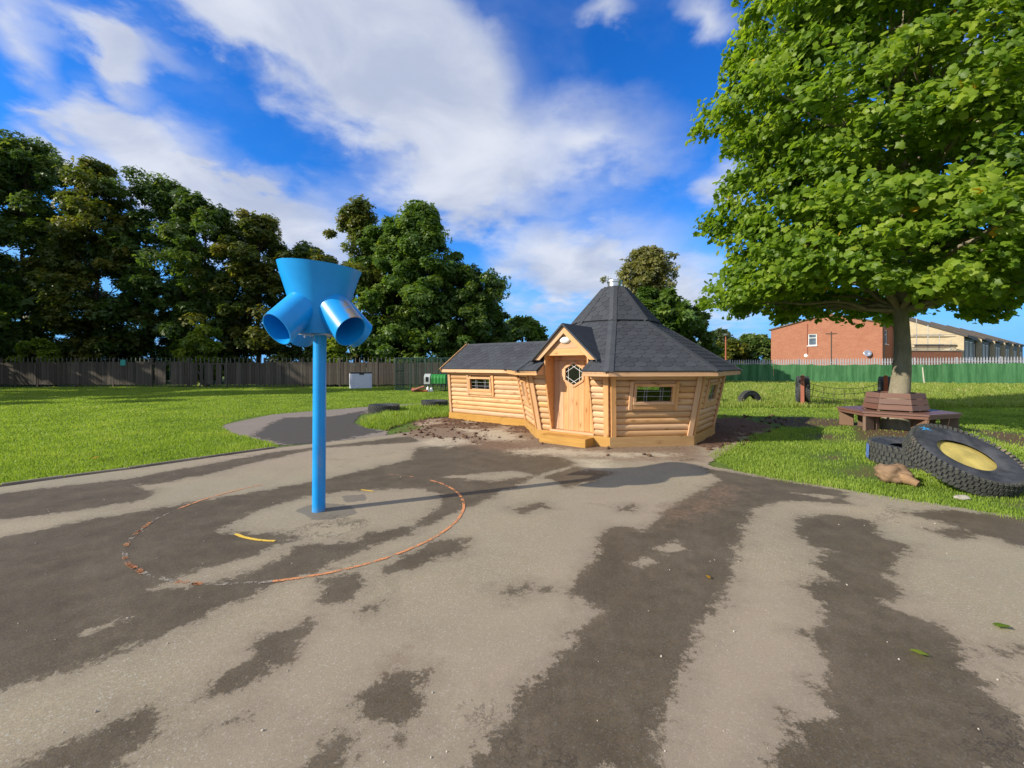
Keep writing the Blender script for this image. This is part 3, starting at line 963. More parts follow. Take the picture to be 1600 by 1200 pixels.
def build_lines():
    cx, cy = POLE.x, POLE.y
    strip('painted_ring', cx, cy, 1.53, 0.030, -77, 52, MT['orange'], 0.005, 60, .008)
    strip('painted_ring', cx, cy, 1.53, 0.026, 52, 78, MT['orange_worn'], 0.005, 20, .008)
    strip('painted_ring', cx, cy, 1.53, 0.026, 140, 178, MT['orange'], 0.005, 24, .01)
    for a, b in ((193, 199), (200.5, 205), (213, 216.5), (226, 228), (231, 238), (239.5, 243), (257, 260.5), (262, 265)):
        strip('painted_ring', cx, cy, 1.53, 0.036, a, b, MT['orange'], 0.005, 6, .012)
    strip('painted_ring', cx, cy, 1.53, 0.036, 178, 283, MT['faint'], 0.005, 60, .008)
    strip('painted_ring', cx, cy, 0.79, 0.034, 233, 268, MT['yellow'], 0.005, 16, .006)
    strip('painted_ring', cx, cy, 0.77, 0.03, 62, 76, MT['yellow'], 0.005, 8, .006)
    strip('painted_ring', cx, cy, 0.79, 0.03, 268, 330, MT['faint'], 0.005, 24, .006)


build_ground()
build_playground()
build_path()
build_soil()
build_kerb()
build_lines()


# ------------------------------------------------------------------ the timber cabin
def log_mesh(x0, x1, h, mat):
    """half-round cladding board: x along, bulging to -y, z from 0 to h"""
    key = ('log', round(x0, 3), round(x1, 3), round(h, 4), mat.name)
    if key in _boxes:
        return _boxes[key]
    prof = [(0.012, 0.0), (-0.012, 0.004), (-0.024, 0.014), (-0.032, h * .30), (-0.035, h * .52), (-0.032, h * .74), (-0.023, h - .012), (-0.011, h - .003), (0.012, h)]
    m = len(prof)
    V = [(x, y, z) for x in (x0, x1) for y, z in prof]
    Fc = [(i, i + 1, m + i + 1, m + i) for i in range(m - 1)] + [tuple(range(m - 1, -1, -1)), tuple(range(m, 2 * m))]
    me = mesh_from('log_board', V, Fc, mat, 40)
    _boxes[key] = me
    return me


def box_part(name, x0, x1, y0, y1, z0, z1, mat, parent, M, bev=0.004):
    """board given by its extents in the frame M, length axis = longest of x and z"""
    c = Vector(((x0 + x1) / 2, (y0 + y1) / 2, (z0 + z1) / 2))
    if (z1 - z0) > (x1 - x0):
        N = M @ Matrix.Translation(c) @ Matrix.Rotation(-PI / 2, 4, 'Y')
        return emit_mesh(name, board_mesh(z1 - z0, y1 - y0, x1 - x0, mat, bev), parent, N)
    return emit_mesh(name, board_mesh(x1 - x0, y1 - y0, z1 - z0, mat, bev), parent, M @ Matrix.Translation(c))


CAB = thing('grill_cabin', 'new eight sided timber cabin with grey shingle roof and long side extension', 'cabin', (OCT.x, OCT.y, 0))
ZS, ZW = 0.19, 1.385       # top of the ground beam, top of the walls
NLOG = 10


def wall_frame(n, a_bot, a_top, origin):
    """frame on a leaning wall: x to the right seen from outside, y inwards, z up the wall"""
    tv = Vector((-n.y, n.x, 0))
    dz = Vector((n.x * (a_top - a_bot), n.y * (a_top - a_bot), ZW - ZS))
    L = dz.length
    z = dz / L
    return frame(origin, tv, z.cross(tv), z), L


def make_window(M, x0, x1, z0, z1, dark=False):
    w = emit('window', *window_lining(x0, x1, z0, z1), MT['pine_trim'], CAB, M)
    fw = 0.055
    for a, b, c, d in ((x0 - fw, x1 + fw, z1, z1 + fw), (x0 - fw, x1 + fw, z0 - fw, z0), (x0 - fw, x0, z0, z1), (x1, x1 + fw, z0, z1)):
        box_part('frame', a, b, -0.072, -0.03, c, d, MT['pine_trim'], w, M)
    # outer casing that stands a little away from the frame, longer than it at the foot
    for a, b, c, d in ((x0 - fw - .075, x0 - fw - .008, z0 - .16, z1 + .10), (x1 + fw + .008, x1 + fw + .075, z0 - .16, z1 + .10), (x0 - fw, x1 + fw, z0 - .145, z0 - fw - .006)):
        box_part('casing', a, b, -0.060, -0.02, c, d, MT['pine_trim'], w, M)
    g = MB().box(((x0 + x1) / 2, -0.012, (z0 + z1) / 2), (x1 - x0 + .01, 0.006, z1 - z0 + .01))
    g.build('pane', MT['glass'], w, M)
    b = MB()
    W_, H_ = x1 - x0, z1 - z0
    for fx in (0.24, 0.31, 0.69, 0.76) if W_ > .4 else (0.5,):
        b.box((x0 + W_ * fx, -0.018, (z0 + z1) / 2), (0.006, 0.004, H_))
    for fz in (0.33, 0.67):
        b.box(((x0 + x1) / 2, -0.0185, z0 + H_ * fz), (W_, 0.004, 0.006))
    b.build('glazing_bar', MT['palegalv'], w, M)
    return w


def window_lining(x0, x1, z0, z1):
    b = MB()
    for c, s in ((((x0 + x1) / 2, .0, z0 - .01), (x1 - x0 + .04, .07, .02)), (((x0 + x1) / 2, .0, z1 + .01), (x1 - x0 + .04, .07, .02)),
                 ((x0 - .01, .0, (z0 + z1) / 2), (.02, .066, z1 - z0)), ((x1 + .01, .0, (z0 + z1) / 2), (.02, .066, z1 - z0))):
        b.box(c, s)
    return b.v, b.f


def clad_wall(M, L, wl0, wl1, wr0, wr1, opening=None, nlog=NLOG, full_open=False):
    """wall: inner lining (its mesh) and the half-round boards; wl/wr: left and right ends at foot and top"""
    b = MB()
    y0, y1 = 0.014, 0.05

    def quad(xa0, xa1, xb0, xb1, z0, z1):      # left end at z0,z1; right end at z0,z1
        V = [(xa0, y0, z0), (xb0, y0, z0), (xb1, y0, z1), (xa1, y0, z1), (xa0, y1, z0), (xb0, y1, z0), (xb1, y1, z1), (xa1, y1, z1)]
        b.add(V, [(0, 1, 2, 3), (5, 4, 7, 6), (0, 4, 5, 1), (3, 2, 6, 7), (0, 3, 7, 4), (1, 5, 6, 2)])

    def le(z):
        return wl0 + (wl1 - wl0) * z / L

    def re(z):
        return wr0 + (wr1 - wr0) * z / L
    if opening is None:
        quad(le(0), le(L), re(0), re(L), 0, L)
    else:
        ox0, ox1, oz0, oz1 = opening
        if oz0 > 0.01:
            quad(le(0), le(oz0), re(0), re(oz0), 0, oz0)
        if oz1 < L - .01:
            quad(le(oz1), le(L), re(oz1), re(L), oz1, L)
        quad(le(max(oz0, 0)), le(min(oz1, L)), ox0, ox0, max(oz0, 0), min(oz1, L))
        quad(ox1, ox1, re(max(oz0, 0)), re(min(oz1, L)), max(oz0, 0), min(oz1, L))
    wall = emit('wall', b.v, b.f, MT['interior'], CAB, M)
    h = L / nlog
    for i in range(nlog):
        zc = (i + .5) * h
        a, c = le(zc), re(zc)
        spans = [(a, c)]
        if opening is not None and i * h < opening[3] - .02 and (i + 1) * h > opening[2] + .02:
            spans = [(a, opening[0] - .005), (opening[1] + .005, c)]
        for s0, s1 in spans:
            if s1 - s0 < 0.03:
                continue
            ln, mid = s1 - s0, (s0 + s1) / 2
            emit_mesh('log_board', log_mesh(-ln / 2, ln / 2, h - .001, MT['pine']), wall, M @ Matrix.Translation((mid, 0, i * h)))
    return wall


def corner_boards(M, L, side, w0, w1, wall, width=0.10):
    """the upright board that covers the board ends at one edge of a wall"""
    s = side
    p0 = M @ Vector((s * (w0 - width / 2 - .002), -0.050, 0.0))
    p1 = M @ Vector((s * (w1 - width / 2 - .002), -0.050, L))
    beam('corner_board', p0, p1, M.to_3x3() @ Vector((1, 0, 0)), 0.032, width, MT['pine_trim'], wall)


def build_octagon_walls():
    for k in range(8):
        if k == 6:
            continue
        n = nvec(PHI[k])
        M, L = wall_frame(n, A0, A1, OCT + n * A0 + Vector((0, 0, ZS)))
        w0, w1 = A0 * S8, A1 * S8
        if k == 0:
            wall = clad_wall(M, L, -w0, -w1, -.49, -.49)
            corner_boards(M, L, -1, w0, w1, wall)
            wall = clad_wall(M, L, .49, .49, w0, w1)
        elif k in (1, 4, 3):
            op = (-0.38, 0.32, 0.69, 0.98) if k == 1 else (-0.36, 0.36, 0.68, 0.98)
            wall = clad_wall(M, L, -w0, -w1, w0, w1, op)
            make_window(M, *op)
        elif k == 2:
            op = (-0.33, 0.33, 0.67, 0.98)
            wall = clad_wall(M, L, -w0, -w1, w0, w1, op)
            make_window(M, *op)
        elif k == 7:
            op = (-0.20, 0.20, 0.64, 0.99)
            wall = clad_wall(M, L, -w0, -w1, w0, w1, op)
            make_window(M, *op)
        else:
            wall = clad_wall(M, L, -w0, -w1, w0, w1)
        if k:
            corner_boards(M, L, -1, w0, w1, wall)
        corner_boards(M, L, 1, w0, w1, wall)
        # ground beam
        a = A0 + 0.065
        wo, wi = a * S8, (a - .07) * S8
        Mg = frame(OCT + n * a, Vector((-n.y, n.x, 0)), -n, (0, 0, 1))
        V = [(-wo, 0, -.03), (wo, 0, -.03), (wi, .07, -.03), (-wi, .07, -.03), (-wo, 0, ZS), (wo, 0, ZS), (wi, .07, ZS), (-wi, .07, ZS)]
        emit('ground_beam', V, [(3, 2, 1, 0), (4, 5, 6, 7), (0, 1, 5, 4), (1, 2, 6, 5), (2, 3, 7, 6), (3, 0, 4, 7)], MT['treated'], CAB, Mg)
    # floor
    V = [tuple(OCT + nvec(PHI[0] + 22.5 + 45 * k) * (A0 / math.cos(R_(22.5)) - .02) + Vector((0, 0, .15))) for k in range(8)]
    emit('floor', V, [tuple(range(8))], MT['interior'], CAB)


EXT_AX = nvec(142)          # the extension runs out along this direction
EXT_N = nvec(-128)          # its front faces the same way as the door wall
EXT_END = 4.655
HB, HT = A0 * S8, A1 * S8   # half width at foot and top
RIDGE_Z, EXT_EAVE_Z, EXT_EAVE_Q = 2.16, 1.430, 1.07


def build_extension():
    # front
    for sgn, nm in ((1, 'front'), (-1, 'back')):
        n = EXT_N * sgn
        org = OCT + n * HB + Vector((0, 0, ZS))
        M, L = wall_frame(n, HB, HT, org)
        # x to the right seen from outside; front: octagon at the right end
        e0, e1 = A0, A1
        if sgn == 1:
            le0, le1, ri0, ri1 = -EXT_END, -EXT_END, -e0, -e1
        else:
            le0, le1, ri0, ri1 = e0, e1, EXT_END, EXT_END
        if sgn == 1:
            op = (-EXT_END + 0.86, -EXT_END + 1.56, 0.70, 0.985)
            wall = clad_wall(M, L, le0, le1, ri0, ri1, op)
            make_window(M, *op)
            box_part('corner_board', -EXT_END - .012, -EXT_END + .075, -0.062, -0.02, 0, L - .02, MT['pine_trim'], wall, M)
        else:
            wall = clad_wall(M, L, le0, le1, ri0, ri1)
            box_part('corner_board', EXT_END - .075, EXT_END + .012, -0.062, -0.02, 0, L - .02, MT['pine_trim'], wall, M)
        Mg = frame(OCT + n * (HB + .055), Vector((-n.y, n.x, 0)), -n, (0, 0, 1))
        box_part('ground_beam', min(le0, ri0) + (-.05 if sgn == 1 else -.02), max(le0, ri0) + (.02 if sgn == 1 else .05), 0, .07, -.03, ZS, MT['treated'], CAB, Mg)
    # end wall
    n = EXT_AX
    M = frame(OCT + n * EXT_END + Vector((0, 0, ZS)), Vector((-n.y, n.x, 0)), -n, (0, 0, 1))
    L = ZW - ZS
    wall = clad_wall(M, L, -HB, -HT, HB, HT)
    h = L / NLOG
    z = L
    while z < RIDGE_Z - ZS - 0.1:
        half = (RIDGE_Z - ZS - z - h - .075) / ((RIDGE_Z - EXT_EAVE_Z) / EXT_EAVE_Q)
        if half > 0.06:
            emit_mesh('log_board', log_mesh(-half, half, h - .001, MT['pine']), wall, M @ Matrix.Translation((0, 0, z)))
        z += h
    Mg = frame(OCT + n * (EXT_END + .055), Vector((-n.y, n.x, 0)), -n, (0, 0, 1))
    box_part('ground_beam', -HB - .05, HB + .05, 0, .068, -.03, ZS - .002, MT['treated'], CAB, Mg)
    c = [OCT + EXT_AX * a + EXT_N * q + Vector((0, 0, .15)) for a, q in ((A0 - .1, HB - .02), (EXT_END - .02, HB - .02), (EXT_END - .02, -HB + .02), (A0 - .1, -HB + .02))]
    emit('floor', [tuple(v) for v in c], [(0, 1, 2, 3)], MT['interior'], CAB)


# ---- roofs
EAVE_A, EAVE_Z = 2.495, 1.432
MID_A, MID_Z = 0.915, 2.50
TOP_A, TOP_Z = 0.27, 3.35
SH = []     # every shingle: (frame, polygon in x/s, shared?, sort key)
SHW, SHH = 0.24, 0.142


def shingle_face(M, half_at, length, skip=None, off=0.0, left_at=None, hole=None):
    """lay tabs on a slope: M frame with x along the eave, z up the slope, -y outwards"""
    rows = int(math.ceil(length / SHH))
    for r in range(rows):
        s0 = r * SHH
        s1 = min(s0 + SHH * 1.55, length)
        xr = half_at(s0)
        xl = -xr if left_at is None else left_at(s0)
        sh0 = (r % 2) * SHW / 2
        for i in range(int(math.floor(xl / SHW)) - 1, int(math.ceil(xr / SHW)) + 2):
            cx = i * SHW + sh0
            g = 0.004
            poly = [(-SHW / 2 + g, s1 - s0), (-SHW / 2 + g, .055), (-SHW / 4 + g, 0.0), (SHW / 4 - g, 0.0), (SHW / 2 - g, .055), (SHW / 2 - g, s1 - s0)]
            if r == 0:
                poly[1:5] = [(-SHW / 2 + .001, 0.0), (SHW / 2 - .001, 0.0)]
            # clip on the hips
            full = True
            P = [(x + cx, s + s0) for x, s in poly]
            x_hi0, x_hi1 = half_at(0), half_at(length)
            n0 = len(P)
            Q = clip_poly(P, length, -(x_hi1 - x_hi0), x_hi0 * length)
            if left_at is None:
                Q = clip_poly(Q, -length, -(x_hi1 - x_hi0), x_hi0 * length)
            else:
                l0, l1 = left_at(0), left_at(length)
                Q = clip_poly(Q, -length, (l1 - l0), -l0 * length)
            if hole is not None and len(Q) >= 3:
                mx = sum(q[0] for q in Q) / len(Q)
                ms = sum(q[1] for q in Q) / len(Q)
                lim = hole(ms)
                if abs(mx) < lim:
                    if lim - abs(mx) > SHW * .45:
                        continue
                if lim > 0 and min(abs(q[0]) for q in Q) < lim:
                    Q = clip_poly(Q, 1, 0, -lim) if mx < 0 else clip_poly(Q, -1, 0, -lim)
            if len(Q) < 3:
                continue
            area = 0.5 * abs(sum(Q[j][0] * Q[(j + 1) % len(Q)][1] - Q[(j + 1) % len(Q)][0] * Q[j][1] for j in range(len(Q))))
            if area < 0.002:
                continue
            full = (Q == P)
            mx = sum(q[0] for q in Q) / len(Q)
            ms = sum(q[1] for q in Q) / len(Q)
            wc = M @ Vector((mx, 0, ms))
            if skip and skip(wc):
                continue
            nout = (M.to_3x3() @ Vector((0, -1, 0)))
            view = (Vector((0, 0, EYE)) - wc)
            key = view.normalized().dot(nout) * area / view.length_squared
            loc = [(x - cx, s - s0) for x, s in Q]
            SH.append((M @ Matrix.Translation((cx, 0, s0)), loc, full, key, (wc.x, wc.y, wc.z)))


def shingle_geo(loc):
    n = len(loc)
    smax = max(s for _, s in loc) or 1
    V = []
    for x, s in loc:
        V.append((x, -0.014 + 0.009 * min(1, s / (SHH * 1.5)), s))
    for x, s in loc:
        V.append((x, 0.002, s))
    # outline orientation
    ar = sum(loc[j][0] * loc[(j + 1) % n][1] - loc[(j + 1) % n][0] * loc[j][1] for j in range(n))
    idx = list(range(n)) if ar > 0 else list(range(n - 1, -1, -1))
    Fc = [tuple(idx)]
    for j in range(n):
        a, b = idx[j], idx[(j + 1) % n]
        Fc.append((b, a, a + n, b + n))
    return V, Fc


def roof_face_frame(n, a_out, z_out, a_in, z_in, base):
    up = Vector((n.x * (a_in - a_out), n.y * (a_in - a_out), z_in - z_out))
    L = up.length
    z = up / L
    x = Vector((-n.y, n.x, 0))
    return frame(base + n * a_out + Vector((0, 0, z_out)), x, z.cross(x), z), L


def in_main_roof(p):
    """height of the main roof above plan point p"""
    v = Vector((p.x - OCT.x, p.y - OCT.y, 0))
    a = max(v.dot(nvec(ph)) for ph in PHI)
    if a > EAVE_A:
        return -1
    if a > MID_A:
        return EAVE_Z + (EAVE_A - a) / (EAVE_A - MID_A) * (MID_Z - EAVE_Z)
    return MID_Z + (MID_A - a) / (MID_A - TOP_A) * (TOP_Z - MID_Z)


def in_ext_roof(p):
    v = Vector((p.x - OCT.x, p.y - OCT.y, 0))
    a, q = v.dot(EXT_AX), abs(v.dot(EXT_N))
    if a < 1.2 or q > EXT_EAVE_Q:
        return -1
    return RIDGE_Z - q / EXT_EAVE_Q * (RIDGE_Z - EXT_EAVE_Z)


DOOR_N = nvec(-128)
DOOR_T = nvec(-38)
DOOR_O = OCT + DOOR_N * A0          # foot of the door wall, middle
DR_V, DR_HW, DR_AP, DR_FT = 0.36, 0.70, 2.33, 1.66


def in_dormer(p):
    v = Vector((p.x - DOOR_O.x, p.y - DOOR_O.y, 0))
    u, w = abs(v.dot(DOOR_T)), v.dot(DOOR_N)
    if u > DR_HW or w > DR_V or w < -1.3:
        return -1
    return DR_AP - u / DR_HW * (DR_AP - DR_FT)


DH_W, DH_A1, DH_A0 = 0.50, 1.90, 1.34     # opening in the roof where the porch breaks through


def roof_z(a):
    return EAVE_Z + (EAVE_A - a) / (EAVE_A - MID_A) * (MID_Z - EAVE_Z)


def build_main_roof():
    # deck: a faceted shell with thickness
    ring = [(EAVE_A, EAVE_Z), (MID_A, MID_Z), (MID_A + .035, MID_Z + .012), (TOP_A, TOP_Z), (TOP_A - .08, TOP_Z - .03), (MID_A - .06, MID_Z - .06), (EAVE_A - .03, EAVE_Z - .045)]
    V, Fc = [], []
    for a, z in ring:
        for k in range(8):
            p = OCT + nvec(PHI[k] + 22.5) * (a / math.cos(R_(22.5)))
            V.append((p.x, p.y, z))
    m = len(ring)
    for i in range(m):
        j = (i + 1) % m
        for k in range(8):
            # ring vertex k lies at PHI[k]+22.5, so the face towards PHI[0] is the one from 7 to 0
            if i in (0, m - 1) and k == 7 and i == 0:
                continue
            if k == 7 and j == m - 1:
                continue
            if k == 7 and i == m - 1:
                continue
            Fc.append((i * 8 + k, i * 8 + (k + 1) % 8, j * 8 + (k + 1) % 8, j * 8 + k))
    n0, t0 = nvec(PHI[0]), Vector((-nvec(PHI[0]).y, nvec(PHI[0]).x, 0))
    for dz in (0.0, -.05):
        b = len(V)
        for u, a in ((-EAVE_A * S8, EAVE_A), (-DH_W, EAVE_A), (-DH_W, DH_A1), (0, DH_A0), (DH_W, DH_A1), (DH_W, EAVE_A), (EAVE_A * S8, EAVE_A), (MID_A * S8, MID_A), (-MID_A * S8, MID_A)):
            p = OCT + n0 * a + t0 * u
            V.append((p.x, p.y, roof_z(a) + dz))
        Fc += [tuple(b + q for q in f) for f in ((0, 1, 2, 8), (8, 2, 3), (8, 3, 7), (7, 3, 4), (7, 4, 5, 6))]
    b = len(V) - 18
    Fc += [(b + q, b + q + 1, b + q + 10, b + q + 9) for q in (0, 1, 2, 3, 4, 5)]
    roof = emit('roof', V, Fc, MT['shingle'], CAB)
    for k in range(8):
        n = nvec(PHI[k])
        M, L = roof_face_frame(n, EAVE_A + .012, EAVE_Z, MID_A, MID_Z, OCT)
        h0, h1 = (EAVE_A + .012) * S8, MID_A * S8

        def half(s, h0=h0, h1=h1, L=L):
            return h0 + (h1 - h0) * s / L

        def skip(p):
            return (in_ext_roof(p) > p.z + .03) or (in_dormer(p) > p.z + .02)
        shingle_face(M, half, L, skip, hole=(lambda s, L=L: DH_W if EAVE_A - s / L * (EAVE_A - MID_A) > DH_A1 - .06 else max(0., DH_W * ((EAVE_A - s / L * (EAVE_A - MID_A)) - DH_A0) / (DH_A1 - DH_A0))) if k == 0 else None)
        M, L = roof_face_frame(n, MID_A + .035, MID_Z + .014, TOP_A, TOP_Z, OCT)
        h0, h1 = (MID_A + .035) * S8, TOP_A * S8

        def half2(s, h0=h0, h1=h1, L=L):
            return h0 + (h1 - h0) * s / L
        shingle_face(M, half2, L, skip)
    # hip caps
    for k in range(8):
        d = nvec(PHI[k] + 22.5)
        t = Vector((-d.y, d.x, 0))
        for (a0, z0, a1, z1) in ((EAVE_A + .02, EAVE_Z, MID_A, MID_Z), (MID_A + .04, MID_Z + .014, TOP_A, TOP_Z)):
            r0, r1 = a0 / math.cos(R_(22.5)), a1 / math.cos(R_(22.5))
            slope = (z1 - z0) / (a1 - a0)
            V, wv = [], 0.085
            for r, z in ((r0, z0), (r1, z1)):
                for s in (-1, 0, 1):
                    p = OCT + d * r + t * (s * wv)
                    drop = slope * wv * math.sin(R_(22.5)) * abs(s)
                    V.append((p.x, p.y, z + drop + .024))
            V += [(x, y, z - .022) for x, y, z in V]
            f = [(0, 3, 4, 1), (1, 4, 5, 2), (0, 1, 7, 6), (1, 2, 8, 7), (3, 9, 10, 4), (4, 10, 11, 5), (0, 6, 9, 3), (2, 5, 11, 8)]
            mid = OCT + d * (r0 + r1) / 2
            if in_ext_roof(mid) > (z0 + z1) / 2 + .1:
                continue
            emit('hip_cap', V, f, MT['shingle'], roof)
    # eaves boards
    for k in range(8):
        n = nvec(PHI[k])
        M = frame(OCT + n * (EAVE_A - .004), Vector((-n.y, n.x, 0)), -n, (0, 0, 1))
        w = EAVE_A * S8
        spans = [(-w + .002, w - .002)]
        if k == 0:
            spans = [(-w + .002, -0.505), (0.505, w - .002)]
        if k == 6:
            continue
        if k == 7:
            spans = [(-w + .46, w - .002)]
        if k == 5:
            spans = [(-w + .002, w - .46)]
        for a, b in spans:
            box_part('fascia_board', a, b, -0.004, 0.022, EAVE_Z - .092, EAVE_Z - .006, MT['pine_trim'], roof, M)
        # soffit boarding
        ws = A1 * S8
        quads = [[(-w, .024), (w, .024), (ws, EAVE_A - A1), (-ws, EAVE_A - A1)]]
        if k == 0:
            quads = [[(-w, .024), (-.505, .024), (-.505, EAVE_A - A1), (-ws, EAVE_A - A1)], [(.505, .024), (w, .024), (ws, EAVE_A - A1), (.505, EAVE_A - A1)]]
        for qd in quads:
            V = [(x, y, EAVE_Z - .066 + (.02 if y > .1 else 0)) for x, y in qd]
            emit('soffit', V + [(x, y, z + .010) for x, y, z in V], [(3, 2, 1, 0), (4, 5, 6, 7), (0, 1, 5, 4), (1, 2, 6, 5), (2, 3, 7, 6), (3, 0, 4, 7)], MT['interior'], roof, M)
    # flue
    ch = MB().lathe([(0.155, TOP_Z - .06), (0.155, TOP_Z + .13), (0.172, TOP_Z + .135), (0.178, TOP_Z + .16), (0.17, TOP_Z + .185), (0.12, TOP_Z + .205), (0.0, TOP_Z + .21)], 28, M=Matrix.Translation(OCT)).build('chimney', MT['galv'], CAB, smooth=40)
    MB().lathe([(0.245, TOP_Z - .03), (0.20, TOP_Z + .035), (0.158, TOP_Z + .045), (0.158, TOP_Z - .05)], 28, M=Matrix.Translation(OCT)).build('flashing', MT['darkplastic'], ch, smooth=40)
    return roof


def build_ext_roof():
    a_in, a_out = 1.30, EXT_END + .13
    hw, zr, ze = EXT_EAVE_Q, RIDGE_Z, EXT_EAVE_Z

    def P(a, q, z):
        p = OCT + EXT_AX * a + EXT_N * q
        return (p.x, p.y, z)
    V, Fc = [], []
    for a in (a_in, a_out):
        V += [P(a, hw, ze), P(a, 0, zr), P(a, -hw, ze), P(a, -hw + .02, ze - .05), P(a, 0, zr - .06), P(a, hw - .02, ze - .05)]
    for i in range(6):
        j = (i + 1) % 6
        Fc.append((i, j, 6 + j, 6 + i))
    Fc += [(0, 5, 4, 1), (1, 4, 3, 2), (6, 7, 10, 11), (7, 8, 9, 10)]
    roof = emit('extension_roof', V, Fc, MT['shingle'], CAB)
    for sgn in (1, -1):
        n = EXT_N * sgn
        up = Vector((-n.x * hw, -n.y * hw, zr - ze))
        L = up.length
        z = up / L
        x = Vector((-n.y, n.x, 0))
        M = frame(OCT + n * (hw + .012) + Vector((0, 0, ze)), x, z.cross(x), z)
        lo, hi = (-a_out, -a_in) if sgn == 1 else (a_in, a_out)
        shingle_face(M, lambda s, hi=hi: hi, L, lambda p: in_main_roof(p) > p.z + .03, 0, lambda s, lo=lo: lo)
        Mf = frame(OCT + n * (hw - .002), x, -n, (0, 0, 1))
        end = 1.95
        a, b = (-a_out, -end) if sgn == 1 else (end, a_out)
        box_part('fascia_board', a, b, -0.004, 0.022, ze - .092, ze - .006, MT['pine_trim'], roof, Mf)
        # barge board on the gable end
        p0, p1 = Vector(P(a_out + .016, sgn * (hw + .03), ze - .035)), Vector(P(a_out + .016, 0, zr - .012))
        beam('barge_board', p0, p1, (0, 0, 1), 0.024, 0.125, MT['pine_trim'], roof)
        for s0 in range(1):
            pass
    b = MB()
    V = [P(a_in + .2, .1, zr - .05), P(a_in + .2, 0, zr + .022), P(a_in + .2, -.1, zr - .05), P(a_out + .02, .1, zr - .05), P(a_out + .02, 0, zr + .022), P(a_out + .02, -.1, zr - .05)]
    b.add(V, [(0, 3, 4, 1), (1, 4, 5, 2), (0, 1, 2), (3, 5, 4)])
    b.build('ridge_cap', MT['shingle'], roof)
    return roof


def place_shingles(main, ext):
    order = sorted(range(len(SH)), key=lambda i: -SH[i][3])
    shared = {}
    rest = {0: MB(), 1: MB()}
    for rank, i in enumerate(order):
        M, loc, full, key, wc = SH[i]
        v = Vector((wc[0] - OCT.x, wc[1] - OCT.y, 0))
        is_ext = abs((in_ext_roof(Vector(wc)) - wc[2])) < .03 and v.dot(EXT_AX) > 1.25
        par = ext if is_ext else main
        if rank < 296:
            if full:
                kk = tuple((round(a, 3), round(b, 3)) for a, b in loc)
                if kk not in shared:
                    shared[kk] = mesh_from('shingle', *shingle_geo(loc), MT['shingle'])
                me = shared[kk]
            else:
                me = mesh_from('shingle', *shingle_geo(loc), MT['shingle'])
            emit_mesh('shingle', me, par, M)
        else:
            Vg, Fg = shingle_geo(loc)
            rest[1 if is_ext else 0].add(Vg, Fg, M)
    for k, par in ((0, main), (1, ext)):
        if rest[k].v:
            o = rest[k].build('shingle', MT['shingle'], par)
            o['kind'] = 'stuff'


